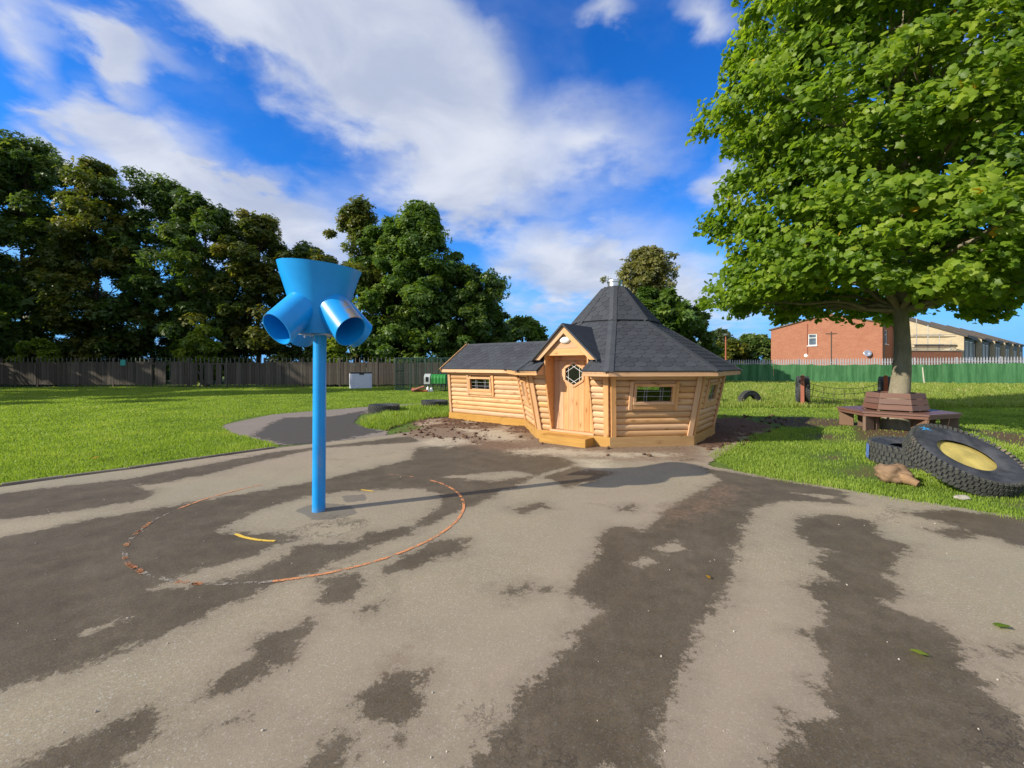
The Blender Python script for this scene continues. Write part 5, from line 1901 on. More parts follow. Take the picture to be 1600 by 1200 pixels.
def build_maple():
    """the big tree at the right: leaves large enough to be seen one by one"""
    rg = np.random.default_rng(21)
    random.seed(21)
    root = thing('maple_tree', 'large bright green maple standing inside the hexagonal bench', 'tree', tuple(TREE))
    base, top = 3.2, 12.9
    ph = rg.random(8) * 6.28

    def radius(z, th):
        t = (z - base) / (top - base)
        prof = np.interp(t, [0, .04, .12, .25, .5, .75, .9, 1.0], [3.8, 4.35, 4.25, 3.75, 3.95, 3.9, 3.0, .6])
        return prof * (1 + .07 * np.sin(3 * th + ph[0] + 2.2 * z) + .06 * np.sin(5 * th + ph[1] - 1.7 * z) + .05 * np.sin(2.6 * z + ph[2] + 2 * th))
    nc = 1400
    z = base + (top - base) * rg.random(nc) ** 1.12
    th = rg.random(nc) * 2 * PI
    rr = np.sqrt(.14 + .86 * rg.random(nc))
    R = radius(z, th) * rr
    # sprays gather in tiers with gaps between them
    tier = .20 * np.sin(z * 4.1 + 1.3 * np.sin(2 * th))
    C = np.stack([R * np.cos(th), R * np.sin(th), z + tier * .6 - .10 * R], 1)
    C[:, 2] = np.maximum(C[:, 2], 2.98 + .5 * np.clip(1 - np.abs(th - 3.55) / .9, 0, 1) - .22 * np.clip(1 - np.abs(th - 4.6) / .5, 0, 1) + .18 * np.sin(4 * th + 1) + .12 * np.sin(9 * th))
    hang = (rg.random(nc) < .09) & (C[:, 2] < 3.9) & ((np.abs(th - 2.85) < .42) | (np.abs(th - 4.7) < .75))
    C[hang, 2] -= .15 + .5 * rg.random(hang.sum())
    C[:, 2] += np.where(C[:, 2] < 3.5, .35 * rg.random(nc) ** 2, 0)
    n = 108000
    w = rg.integers(0, nc, n)
    off = rg.standard_normal((n, 3))
    off /= np.linalg.norm(off, axis=1, keepdims=True)
    off *= (rg.random(n) ** .5)[:, None]
    cs = (.22 + .36 * rg.random(nc))
    P = C[w] + off * cs[w][:, None] * np.array([1.15, 1.15, .68])
    P[:, 2] -= .22 * (off[:, 0] ** 2 + off[:, 1] ** 2) * cs[w]
    outw = P * np.array([1, 1, .0])
    outw /= np.linalg.norm(outw, axis=1, keepdims=True) + 1e-6
    nrm = outw * .70 + np.array([0, 0, .60]) + rg.standard_normal((n, 3)) * .55
    fr = leaf_frames(n, nrm)
    size = .080 + .085 * rg.random(n)
    crn = rg.random(nc)
    rnd = np.clip(.5 * crn[w] + .5 * rg.random(n), 0, .945)
    yel = rg.random(n) < .0022
    rnd[yel] = .985 + .012 * rg.random(yel.sum())
    # leave out leaves that would bury the trunk below the crown
    ok = ~((P[:, 2] < 2.7) & (np.hypot(P[:, 0], P[:, 1]) < 1.0))
    # individual leaves: the ones nearest the camera
    camv = np.array([-TREE.x, -TREE.y, EYE])
    dist = np.linalg.norm(P - camv, axis=1)
    vis = np.abs((P[:, 0] + TREE.x) / (P[:, 1] + TREE.y)) < 1.2
    score = dist - 1.0 * np.where(yel, 4, 0) + np.where(vis & ok, 0, 99)
    order = np.argsort(score)
    pick = order[:292]
    mask = ok.copy()
    mask[pick] = False
    M0 = Matrix.Translation(TREE)
    me = leaves_mesh('crown', P[mask], fr[mask], size[mask], rnd[mask], 'maple', MT['leaf_near'])
    crown = emit_mesh('crown', me, root, M0)
    # shared single leaves in a few tints
    LV, LF = leaf_shape('maple')
    proto = []
    for v in (.1, .25, .4, .55, .7, .85, .99):
        proto.append((v, npmesh('leaf', LV, [LF], MT['leaf_near'], {'rnd': np.full(len(LV), v)})))
    for i in pick:
        mesh = min(proto, key=lambda q: abs(q[0] - rnd[i]))[1]
        f = fr[i] * size[i]
        M = Matrix(((f[0, 0], f[0, 1], f[0, 2], P[i, 0]), (f[1, 0], f[1, 1], f[1, 2], P[i, 1]), (f[2, 0], f[2, 1], f[2, 2], P[i, 2]), (0, 0, 0, 1)))
        emit_mesh('leaf', mesh, crown, M0 @ M)
    # trunk with a slight flare and lean, then limbs
    mb = MB()
    pts, rad = [], []
    for i in range(24):
        zz = -.1 + i * .5
        t = max(0, zz) / 11.4
        pts.append((.03 + .16 * min(1, zz / 3) + .05 * math.sin(zz * 1.3), .03 * math.sin(zz * 2 + 1), zz))
        rad.append(.228 * (1 - .86 * t) + .10 * math.exp(-max(0, zz) * 3.2) - .035 * min(1, max(0, zz) / 2.2))
    mb.tube(pts, rad, 20)
    trunk = mb.build('trunk', MT['bark'], root, M0, 70)
    lb = MB()
    tv = [Vector(p) for p in pts]
    order = np.argsort(-np.hypot(C[:, 0], C[:, 1]))
    for q in range(120):
        c = C[rg.integers(0, nc)] if q > 70 else C[order[q * 7 % 600]]
        ln = math.hypot(c[0], c[1])
        zt = min(11, max(3.2, c[2] - .30 * ln + rg.normal(0, .2)))
        k = min(22, int((zt + .1) / .5))
        limb(lb, tv[k], c, max(.025, .085 * (1 - zt / 14)), .010, .2, 7, 6)
    lb.build('branch', MT['bark'], trunk, M0, 60)


# ------------------------------------------------------------------ grass
def grass_patch(name, polys_in, polys_out, mat, dens, h0, h1, ymin, ymax, seed, label=None, wmul=1.0, bare=None, xr=None, spill=.07):
    rg = np.random.default_rng(seed)
    pts = []
    y = ymin
    while y < ymax:
        dy = max(.5, y * .08)
        xlo, xhi = (-1.45 * y - 2, 1.45 * y + 2) if xr is None else (max(xr[0], -1.45 * y - 2), min(xr[1], 1.45 * y + 2))
        if xhi > xlo:
            n = int(min(dens / (y * y), 5200) * (xhi - xlo) * dy)
            pts.append(np.stack([xlo + (xhi - xlo) * rg.random(n), y + dy * rg.random(n)], 1))
        y += dy
    P = np.concatenate(pts)
    keep = np.zeros(len(P), bool)
    for q in polys_in:
        keep |= poly_sdf(P, q) > -spill * np.clip(rg.random(len(P)) * 1.6 - .7 + np.sin(P[:, 0] * 5.3 + 2 * np.sin(P[:, 1] * 3.7)) * .35, -.4, 1)
    P = P[keep]
    for q, m in polys_out:
        P = P[poly_sdf(P, q) < m * (.2 + .8 * rg.random(len(P)))]
    if bare is not None:
        b = union_sdf(P, bare)
        P = P[rg.random(len(P)) > np.clip(b * 2.5 + .75, 0, .95)]
    n = len(P)
    d = np.hypot(P[:, 0], P[:, 1])
    nz = np.array([mnoise.noise((p[0] * .9, p[1] * .9, seed)) + .6 * mnoise.noise((p[0] * 3.1, p[1] * 3.1, seed + 5.)) for p in P]) if n < 700000 else np.zeros(n)
    h = (h0 + (h1 - h0) * rg.random(n) ** 1.4) * (1 + .55 * nz)
    h = np.clip(h, h0 * .5, h1 * 1.6)
    wd = np.clip(.00115 * d, .0045, .05) * wmul * (.7 + .6 * rg.random(n))
    a = rg.random(n) * 2 * PI
    lean = rg.random(n) * .65 * h
    la = rg.random(n) * 2 * PI
    dx, dy_ = np.cos(a) * wd / 2, np.sin(a) * wd / 2
    lx, ly = np.cos(la) * lean, np.sin(la) * lean
    z0 = np.full(n, -.014)
    V = np.empty((n, 5, 3))
    V[:, 0] = np.stack([P[:, 0] - dx, P[:, 1] - dy_, z0], 1)
    V[:, 1] = np.stack([P[:, 0] + dx, P[:, 1] + dy_, z0], 1)
    V[:, 2] = np.stack([P[:, 0] + dx * .8 + lx * .4, P[:, 1] + dy_ * .8 + ly * .4, h * .62], 1)
    V[:, 3] = np.stack([P[:, 0] - dx * .8 + lx * .4, P[:, 1] - dy_ * .8 + ly * .4, h * .62], 1)
    V[:, 4] = np.stack([P[:, 0] + lx, P[:, 1] + ly, h], 1)
    k = (np.arange(n) * 5)[:, None]
    q = k + np.array([[0, 1, 2, 3]])
    t = k + np.array([[3, 2, 4]])
    rnd = np.clip(.48 + .40 * nz + .17 * rg.standard_normal(n), 0, 1)
    me = npmesh(name, V.reshape(-1, 3), [q, t], mat, {'rnd': np.repeat(rnd, 5)})
    o = emit_mesh(name, me)
    tag(o, label, kind='stuff')
    return n


def build_grass():
    kerb = [tuple(p) for p in KERB]
    left = [(-60, 2.6)] + kerb[1:7] + [tuple(p) for p in LAWN_LEFT_CUT] + [(0.5, 26), (14.2, 41), (14, 60), (-60, 60)]
    left = np.array([(-60, 2.4), (-9.3, 2.43)] + [(p[0] - .015, p[1] + .045) for p in KERB[2:7]] + [tuple(p) for p in LAWN_LEFT_CUT] + [(1.0, 24), (3, 29.7), (-60, 29.7)])
    n1 = grass_patch('left_lawn_grass', [left], [], MT['grass'], 150000, .018, .052, 3, 29.6, 5, wmul=.85)
    island = np.array([G(*p) for p in ((553, 660), (563, 648), (605, 640), (655, 634.5), (700, 631), (770, 627), (770, 640), (700, 651), (640, 659), (604, 672), (575, 668))])
    n2 = grass_patch('island_grass', [island], [], MT['grass'], 160000, .05, .17, 8, 20, 6, xr=(-4, .5))
    right = np.array(RIGHT_EDGE[:-1][:5] + [(8.6, 2.6), (60, -2), (60, 31), (46, 31.0), (14.5, 40.3), (2.5, 29.7), (1.6, 24), (0.2, 18.5), (.5, 14.3), (3.4, 14.2), (5.6, 12.5)] +
                     [G(*p) for p in ((1215, 650), (1236, 662), (1185, 681), (1133, 702), (1104, 720))])
    n3 = grass_patch('right_lawn_grass', [right], [], MT['grass'], 112000, .012, .042, 3, 15.5, 7, wmul=.85, spill=.16, bare=BARE, xr=(3.3, 22))
    n4 = grass_patch('rough_grass', [right], [], MT['meadow'], 130000, .05, .20, 15.4, 41, 8, xr=(0, 60), bare=BARE)
    print('grass blades', n1, n2, n3, n4)


build_left_fence()
build_right_fence()
build_trees()
build_maple()
build_grass()


# ------------------------------------------------------------------ the funnel goal
def build_goal():
    random.seed(3)
    root = thing('funnel_goal', 'tall blue playground goal with a funnel top and four chutes on a pole', 'ball goal', tuple(POLE))
    M0 = Matrix.Translation(POLE)
    lean = Matrix.Rotation(R_(0.4), 4, 'Y')
    M0 = M0 @ lean
    zp = 1.86
    pv = MB().lathe([(0.0, -.05), (.066, -.05)] + [(.066, .06 * i) for i in range(31)] + [(.066, zp)], 28)
    o = pv.build('pole', MT['blue'], root, M0, 50)
    at = o.data.attributes.new('wear', 'FLOAT', 'POINT')
    for i, v in enumerate(o.data.vertices):
        a = math.atan2(v.co.y, v.co.x)
        at.data[i].value = .30 * max(0, 1 - abs(v.co.z - .55) / .5) * max(0, 1 - abs(a + 1.0) / .9) + (.25 * max(0, 1 - v.co.z / .1) if v.co.z >= 0 else 0)
    # worn band low on the pole: short ring of extra mesh is not needed, wear sits in the paint
    # plate under the funnel with bolts
    pl = MB()
    pl.box((0, 0, zp + .006), (.30, .30, .012), Matrix.Rotation(R_(-7), 4, 'Z'))
    plate = pl.build('mounting_plate', MT['galv'], root, M0)
    for q in range(4):
        a = R_(-52 + 45 + 90 * q)
        MB().tube([(.17 * math.cos(a), .17 * math.sin(a), zp - .02), (.17 * math.cos(a), .17 * math.sin(a), zp + .03)], .014, 6).build('bolt', MT['galv'], plate, M0)
    # funnel: an open double-walled cone whose rim dips to the right
    zt, rt, rb, zb = 2.585, .415, .205, zp + .014
    n = 64
    V, Fc = [], []
    for r_off in (0, -.012):
        for j in range(9):
            f = j / 8
            for k in range(n):
                t = 2 * PI * k / n
                r = rb + (rt - rb) * f ** 1.04 + r_off
                z = zb + (zt - zb) * f
                if j == 8:
                    z += -.035 * math.cos(t) + .01 * math.sin(t)
                V.append((r * math.cos(t), r * math.sin(t), z + (.004 if r_off and j == 0 else 0)))
    for s in range(2):
        for j in range(8):
            for k in range(n):
                a, b = s * 9 * n + j * n + k, s * 9 * n + j * n + (k + 1) % n
                Fc.append((a, b, b + n, a + n) if s == 0 else (b, a, a + n, b + n))
    for k in range(n):
        a, b = 8 * n + k, 8 * n + (k + 1) % n
        Fc.append((a, b, b + 9 * n, a + 9 * n))
        Fc.append((k, 9 * n + k, 9 * n + (k + 1) % n, (k + 1) % n))
    Fc.append(tuple(range(n - 1, -1, -1)))
    fo = emit('funnel', V, Fc, MT['blue'], root, M0, 35)
    fo.data.attributes.new('wear', 'FLOAT', 'POINT')
    # four chutes sloping out and down
    for q, az in enumerate((-30, 50, 140, 242)):
        a = R_(az)
        h = Vector((math.cos(a), math.sin(a), 0))
        dn = R_(43)
        x = h * math.cos(dn) + Vector((0, 0, -math.sin(dn)))
        p0 = h * .07 + Vector((0, 0, 2.275))
        side = Vector((-h.y, h.x, 0))
        up = x.cross(side)
        L, r = .565, .167
        V, Fc = [], []
        m = 40
        wear = []
        for rr in (r, r - .009):
            for j in range(8):
                f = j / 7
                for k in range(m):
                    t = 2 * PI * k / m
                    # mouth cut so that its lower lip is longer
                    ln = L * f
                    if j == 7:
                        ln += -.03 * math.sin(t)
                    V.append(tuple(p0 + x * ln + (side * math.cos(t) + up * math.sin(t)) * rr))
                    wear.append(max(0, f - .30) * 2.2 * max(0, 1 - abs(((t - 1.55 + PI) % (2 * PI)) - PI) / .62) if (rr == r and q == 0) else (max(0, .5 - abs(((t - 1.9 + PI) % (2 * PI)) - PI)) * (1 if j > 5 else 0) if rr != r else 0))
        for s in range(2):
            for j in range(7):
                for k in range(m):
                    a0, b0 = s * 8 * m + j * m + k, s * 8 * m + j * m + (k + 1) % m
                    Fc.append((a0, b0, b0 + m, a0 + m) if s == 0 else (b0, a0, a0 + m, b0 + m))
        for k in range(m):
            a0, b0 = 7 * m + k, 7 * m + (k + 1) % m
            Fc.append((a0, b0, b0 + 8 * m, a0 + 8 * m))
        co = emit('chute', V, Fc, MT['blue'], root, M0, 40)
        if q == 0:
            co['label'] = 'blue chute facing the camera with a rust worn patch on top'
        at = co.data.attributes.new('wear', 'FLOAT', 'POINT')
        at.data.foreach_set('value', np.array(wear, dtype=np.float32))


# ------------------------------------------------------------------ tyres
def tyre_body(R, r, w, n=56):
    h = w / 2
    prof = [(r, h * .62), (r + (R - r) * .12, h * .80), (r + (R - r) * .38, h * .97), (r + (R - r) * .55, h * 1.0), (r + (R - r) * .62, h * .965), (r + (R - r) * .80, h * .93), (R - .03, h * .84), (R - .012, h * .70),
            (R - .012, -h * .70), (R - .03, -h * .84), (r + (R - r) * .55, -h), (r + (R - r) * .12, -h * .8), (r, -h * .62),
            (r + .015, -h * .5), (r + (R - r) * .55, -h * .82), (R - .06, -h * .6), (R - .06, h * .6), (r + (R - r) * .55, h * .82), (r + .015, h * .5)]
    return MB().lathe(prof, n, True)


def tread_blocks(R, w, n, M=None, d=.017):
    mb = MB()
    h = w / 2
    for i in range(n):
        for row, (z, dz, off) in enumerate(((-.36 * w, .22 * w, 0), (-.12 * w, .20 * w, .5), (.12 * w, .20 * w, 0), (.36 * w, .22 * w, .5))):
            a = 2 * PI * (i + off) / n
            ln = 2 * PI * R / n * .62
            sk = .12 * (1 if row % 2 else -1)
            Mt = Matrix.Rotation(a, 4, 'Z') @ Matrix.Translation((R - .012 + d / 2 - (.006 if row in (0, 3) else 0), 0, z)) @ Matrix.Rotation(sk, 4, 'X')
            mb.box((0, 0, 0), (d, ln, dz), Mt)
        # shoulder lug running down on to the sidewall
        for s in (-1, 1):
            a = 2 * PI * (i + (.25 if s > 0 else .75)) / n
            Mt = Matrix.Rotation(a, 4, 'Z') @ Matrix.Translation((R - .035, 0, s * h * .86)) @ Matrix.Rotation(s * -.55, 4, 'Y')
            mb.box((0, 0, 0), (.07, 2 * PI * R / n * .5, .03), Mt)
    return mb


def make_tyre(label, M, R, r, w, group=None, n=44, name='tyre', blocks=True):
    root = thing(name, label, 'tyre', tuple(M.translation), 0, group)
    tyre_body(R, r, w).build('tyre_body', MT['rubber'], root, M, 35)
    if blocks:
        o = tread_blocks(R, w, n).build('tread', MT['tread'], root, M)
        o['kind'] = 'stuff'
    return root


def build_tyres():
    random.seed(9)
    # the big tractor tyre filled with sand, leaning on a smaller one
    nrm = Vector((.06, -.50, .866)).normalized()
    x = Vector((1, 0, 0))
    x = (x - nrm * x.dot(nrm)).normalized()
    y = nrm.cross(x)
    c = Vector((5.74, 5.46, .355))
    M = frame(c, x, y, nrm)
    big = make_tyre('huge tractor tyre filled with yellow sand, tilted towards the asphalt at right', M, .575, .285, .22, 'play tyres', 62, 'tractor_tyre')
    V, Fc = [], []
    nr, na = 8, 40
    V.append((0, 0, .034))
    for j in range(1, nr + 1):
        for k in range(na):
            t = 2 * PI * k / na
            r = .345 * j / nr
            z = .030 + .014 * mnoise.noise((r * 5 * math.cos(t), r * 5 * math.sin(t), 3)) - .01 * (j / nr) ** 3
            V.append((r * math.cos(t), r * math.sin(t), z))
    for k in range(na):
        Fc.append((0, 1 + k, 1 + (k + 1) % na))
        for j in range(nr - 1):
            a, b = 1 + j * na + k, 1 + j * na + (k + 1) % na
            Fc.append((a, b, b + na, a + na))
    emit('sand_fill', V, Fc, MT['sand'], big, M, 60)
    # sprayed blue star near the far edge of the sidewall
    st = MB()
    for a in (12, 70, 150, 205, 320):
        ca, sa = math.cos(R_(a)), math.sin(R_(a))
        ln = .085 if a != 205 else .11
        st.add([(-sa * .013, ca * .013, 0), (sa * .013, -ca * .013, 0), (ca * ln, sa * ln, 0)], [(0, 1, 2)])
    h = .11
    stars = st.build('blue_star_mark', MT['bluepaint'], big, M @ Matrix.Translation((-.16, .455, h * .985 + .004)) @ Matrix.Rotation(-.06, 4, 'X'))
    M2 = Matrix.Translation((6.28, 6.72, .155)) @ Matrix.Rotation(R_(4), 4, 'X')
    t2 = make_tyre('dark tyre lying flat under the leaning tractor tyre, blue on its side', M2, .55, .28, .31, 'play tyres', 46, 'tyre')
    bl = MB()
    V, Fc = [], []
    for i in range(15):
        a = R_(140 + i * 1.5)
        for z in (-.12 + .02 * math.sin(i * 1.7), .10 + .015 * math.sin(i * 2.3)):
            V.append(((.55 + .014) * math.cos(a), (.55 + .014) * math.sin(a), z))
        if i:
            Fc.append((2 * i - 2, 2 * i, 2 * i + 1, 2 * i - 1))
    emit('blue_paint_band', V, Fc, MT['tyreblue'], t2, M2)
    # flat tyres on the grass island
    for (px, py, R, lab) in ((600, 645, .50, 'black tyre lying flat in long grass beside the curved path'), (679, 637, .49, 'black tyre lying flat in grass nearest the cabin extension')):
        X, Y = G(px, py)
        Y += .35
        X = (px - 800) / F * Y
        make_tyre(lab, Matrix.Translation((X, Y, .11)), R, .27, .24, 'play tyres', 36)
    # half sunk tyres
    X, Y = G(1171, 630)
    M = Matrix.Translation((X, Y, .02)) @ Matrix.Rotation(R_(14), 4, 'Z') @ Matrix.Rotation(PI / 2, 4, 'X')
    make_tyre('black tyre half buried upright in the rough grass right of the cabin', M, .50, .27, .24, 'play tyres', 36)
    X, Y = G(1116, 630)
    M = Matrix.Translation((X, Y + .1, .05)) @ Matrix.Rotation(R_(70), 4, 'Z') @ Matrix.Rotation(PI / 2, 4, 'X')
    make_tyre('black tyre half buried edge on, just past the cabin corner', M, .45, .25, .22, 'play tyres', 36)


def build_net():
    posts = []
    for i, (px, Y, lab, tl) in enumerate(((1254, 16.0, 'orange red square post with a tyre, left end of the rope net', 'upright black tyre fixed behind the left orange red post'),
                                          (1384, 15.6, 'orange red square post beside the maple trunk, right end of the rope net', 'upright black tyre fixed behind the right orange red post'))):
        X = (px - 800) / F * Y
        p = thing('net_post', lab, 'post', (X, Y, 0), 0, 'posts of the rope net')
        emit_mesh('post_shaft', board_mesh(1.25, .12, .12, MT['redpost'], .012), p, Matrix.Translation((X, Y, .52)) @ Matrix.Rotation(-math.atan2(X, Y), 4, 'Z') @ UPX)
        MB().add([(-.06, -.06, 0), (.06, -.06, 0), (.06, .06, 0), (-.06, .06, 0), (0, 0, .03)], [(0, 1, 4), (1, 2, 4), (2, 3, 4), (3, 0, 4)]).build('post_cap', MT['redpost'], p, Matrix.Translation((X, Y, 1.147)) @ Matrix.Rotation(-math.atan2(X, Y), 4, 'Z'))
        M = Matrix.Translation((X, Y + .62, .57)) @ Matrix.Rotation(R_(56 if i == 0 else 52), 4, 'Z') @ Matrix.Rotation(PI / 2, 4, 'X')
        # seen edge on from the camera
        va = math.atan2(X, Y)
        M = Matrix.Translation((X + .55 * math.sin(va), Y + .55 * math.cos(va), .56)) @ Matrix.Rotation(-va + PI / 2 + R_(6), 4, 'Z') @ Matrix.Rotation(PI / 2, 4, 'X')
        make_tyre(tl, M, .55, .30, .38, 'play tyres', 36)
        posts.append(Vector((X, Y, 0)))
    a, b = posts
    net = thing('rope_net', 'sagging dark rope climbing net slung between the two red posts', 'rope net', tuple((a + b) / 2))
    hs = [(.98, .95), (.72, .68), (.42, .42), (.16, .18)]
    rows = []
    for z0, z1 in hs:
        pts = []
        for i in range(17):
            t = i / 16
            p = a.lerp(b, t)
            sag = .32 * 4 * t * (1 - t) * (z0 / 1.0) + .02 * math.sin(9 * t + z0 * 7)
            pts.append(Vector((p.x, p.y + .05 * math.sin(5 * t + z0 * 4), max(.05, z0 + (z1 - z0) * t - sag))))
        rows.append(pts)
        MB().tube(pts, .009, 5).build('rope', MT['rope'], net)
    for i in range(2, 16, 2):
        pts = [r[i] for r in rows] + [Vector((rows[-1][i].x, rows[-1][i].y, 0.0))]
        MB().tube(pts, .008, 5).build('rope', MT['rope'], net)
        for r in rows:
            pass


# ------------------------------------------------------------------ bench round the tree
def build_bench():
    random.seed(5)
    root = thing('tree_bench', 'maroon plank bench with slatted back built in a hexagon around the maple', 'bench', tuple(TREE))
    c = TREE
    M0 = Matrix.Translation(c)

    def ring_board(name, r0, r1, z0, z1, k, mat, lean=0.0, gap=.003):
        """trapezoid board of one side between circumradii r0<r1; lean shifts the top inwards"""
        a0, a1 = R_(60 * k + 18), R_(60 * (k + 1) + 18)
        mid = (a0 + a1) / 2
        n = Vector((math.cos(mid), math.sin(mid), 0))
        t = Vector((-n.y, n.x, 0))
        V = []
        for z, ln in ((z0, 0), (z1, lean)):
            for r in (r0 - ln, r1 - ln):
                ap, hw = r * math.cos(PI / 6), r / 2 - gap
                V += [(-hw, ap, z), (hw, ap, z)]
        # local frame: x along the side
        M = frame(c, t, n, (0, 0, 1))
        # x=t, y=n is left handed with z up: flip x
        M = frame(c, -t, n, (0, 0, 1))
        f = [(0, 2, 3, 1), (4, 5, 7, 6), (0, 1, 5, 4), (2, 6, 7, 3), (0, 4, 6, 2), (1, 3, 7, 5)]
        emit(name, V, f, mat, root, M)
    for k in range(6):
        for r0, r1 in ((.66, .81), (.82, .975), (.985, 1.15)):
            ring_board('seat_plank', r0, r1, .405, .445, k, MT['bench'])
        ring_board('seat_skirt', 1.085, 1.12, .335, .404, k, MT['bench'])
        for i, z in enumerate((.475, .612, .749)):
            r = .625 - .028 * i
            ring_board('back_slat', r - .035, r, z, z + .122, k, MT['bench'], .024)
        a = R_(60 * k + 18)
        d = Vector((math.cos(a), math.sin(a), 0))
        # leg frame: wide board under each corner, bearer and back upright
        p = c + d * .94
        beam('leg', p + Vector((0, 0, -.05)), p + Vector((0, 0, .402)), d, .07, .30, MT['bench_leg'], root, .01)
        q = c + d * .66
        beam('leg', q + Vector((0, 0, -.05)), q + Vector((0, 0, .402)), d, .07, .11, MT['bench_leg'], root, .01)
        beam('bearer', c + d * .58 + Vector((0, 0, .365)), c + d * 1.10 + Vector((0, 0, .365)), (0, 0, 1), .05, .07, MT['bench_leg'], root, .006)
        beam('back_post', c + d * .57 + Vector((0, 0, .40)), c + d * .51 + Vector((0, 0, .86)), d, .06, .05, MT['bench_leg'], root, .006)


def build_stump():
    random.seed(12)
    X, Y = 5.02, 5.66
    root = thing('root_log', 'knotted pale brown root wood lying against the tractor tyre', 'log', (X, Y, 0))
    bm = bmesh.new()
    bmesh.ops.create_icosphere(bm, subdivisions=4, radius=1)
    for v in bm.verts:
        p = v.co.copy()
        n = mnoise.noise(p * 1.5 + Vector((4, 1, 2))) * .32 + mnoise.noise(p * 4) * .16 + mnoise.noise(Vector((p.x * 3, p.y * 11, p.z * 11))) * .08
        r = 1 + n
        v.co = Vector((p.x * .19 * r, p.y * .14 * r, p.z * .14 * r))
    V = [tuple(v.co) for v in bm.verts]
    Fc = [tuple(v.index for v in f.verts) for f in bm.faces]
    bm.free()
    M = Matrix.Translation((X + .02, Y, .105)) @ Matrix.Rotation(R_(-24), 4, 'Z') @ Matrix.Rotation(R_(12), 4, 'Y')
    emit('burl', V, Fc, MT['stump'], root, M, 70)
    kb = MB()
    for (a, b, r0, r1) in (((.05, -.05, .0), (.20, -.17, -.03), .085, .055), ((-.05, .05, .03), (.02, .16, .05), .07, .04)):
        limb(kb, a, b, r0 * .9, r1 * .8, .3, 5, 9)
    kb.build('root_stub', MT['stump'], root, M, 60)


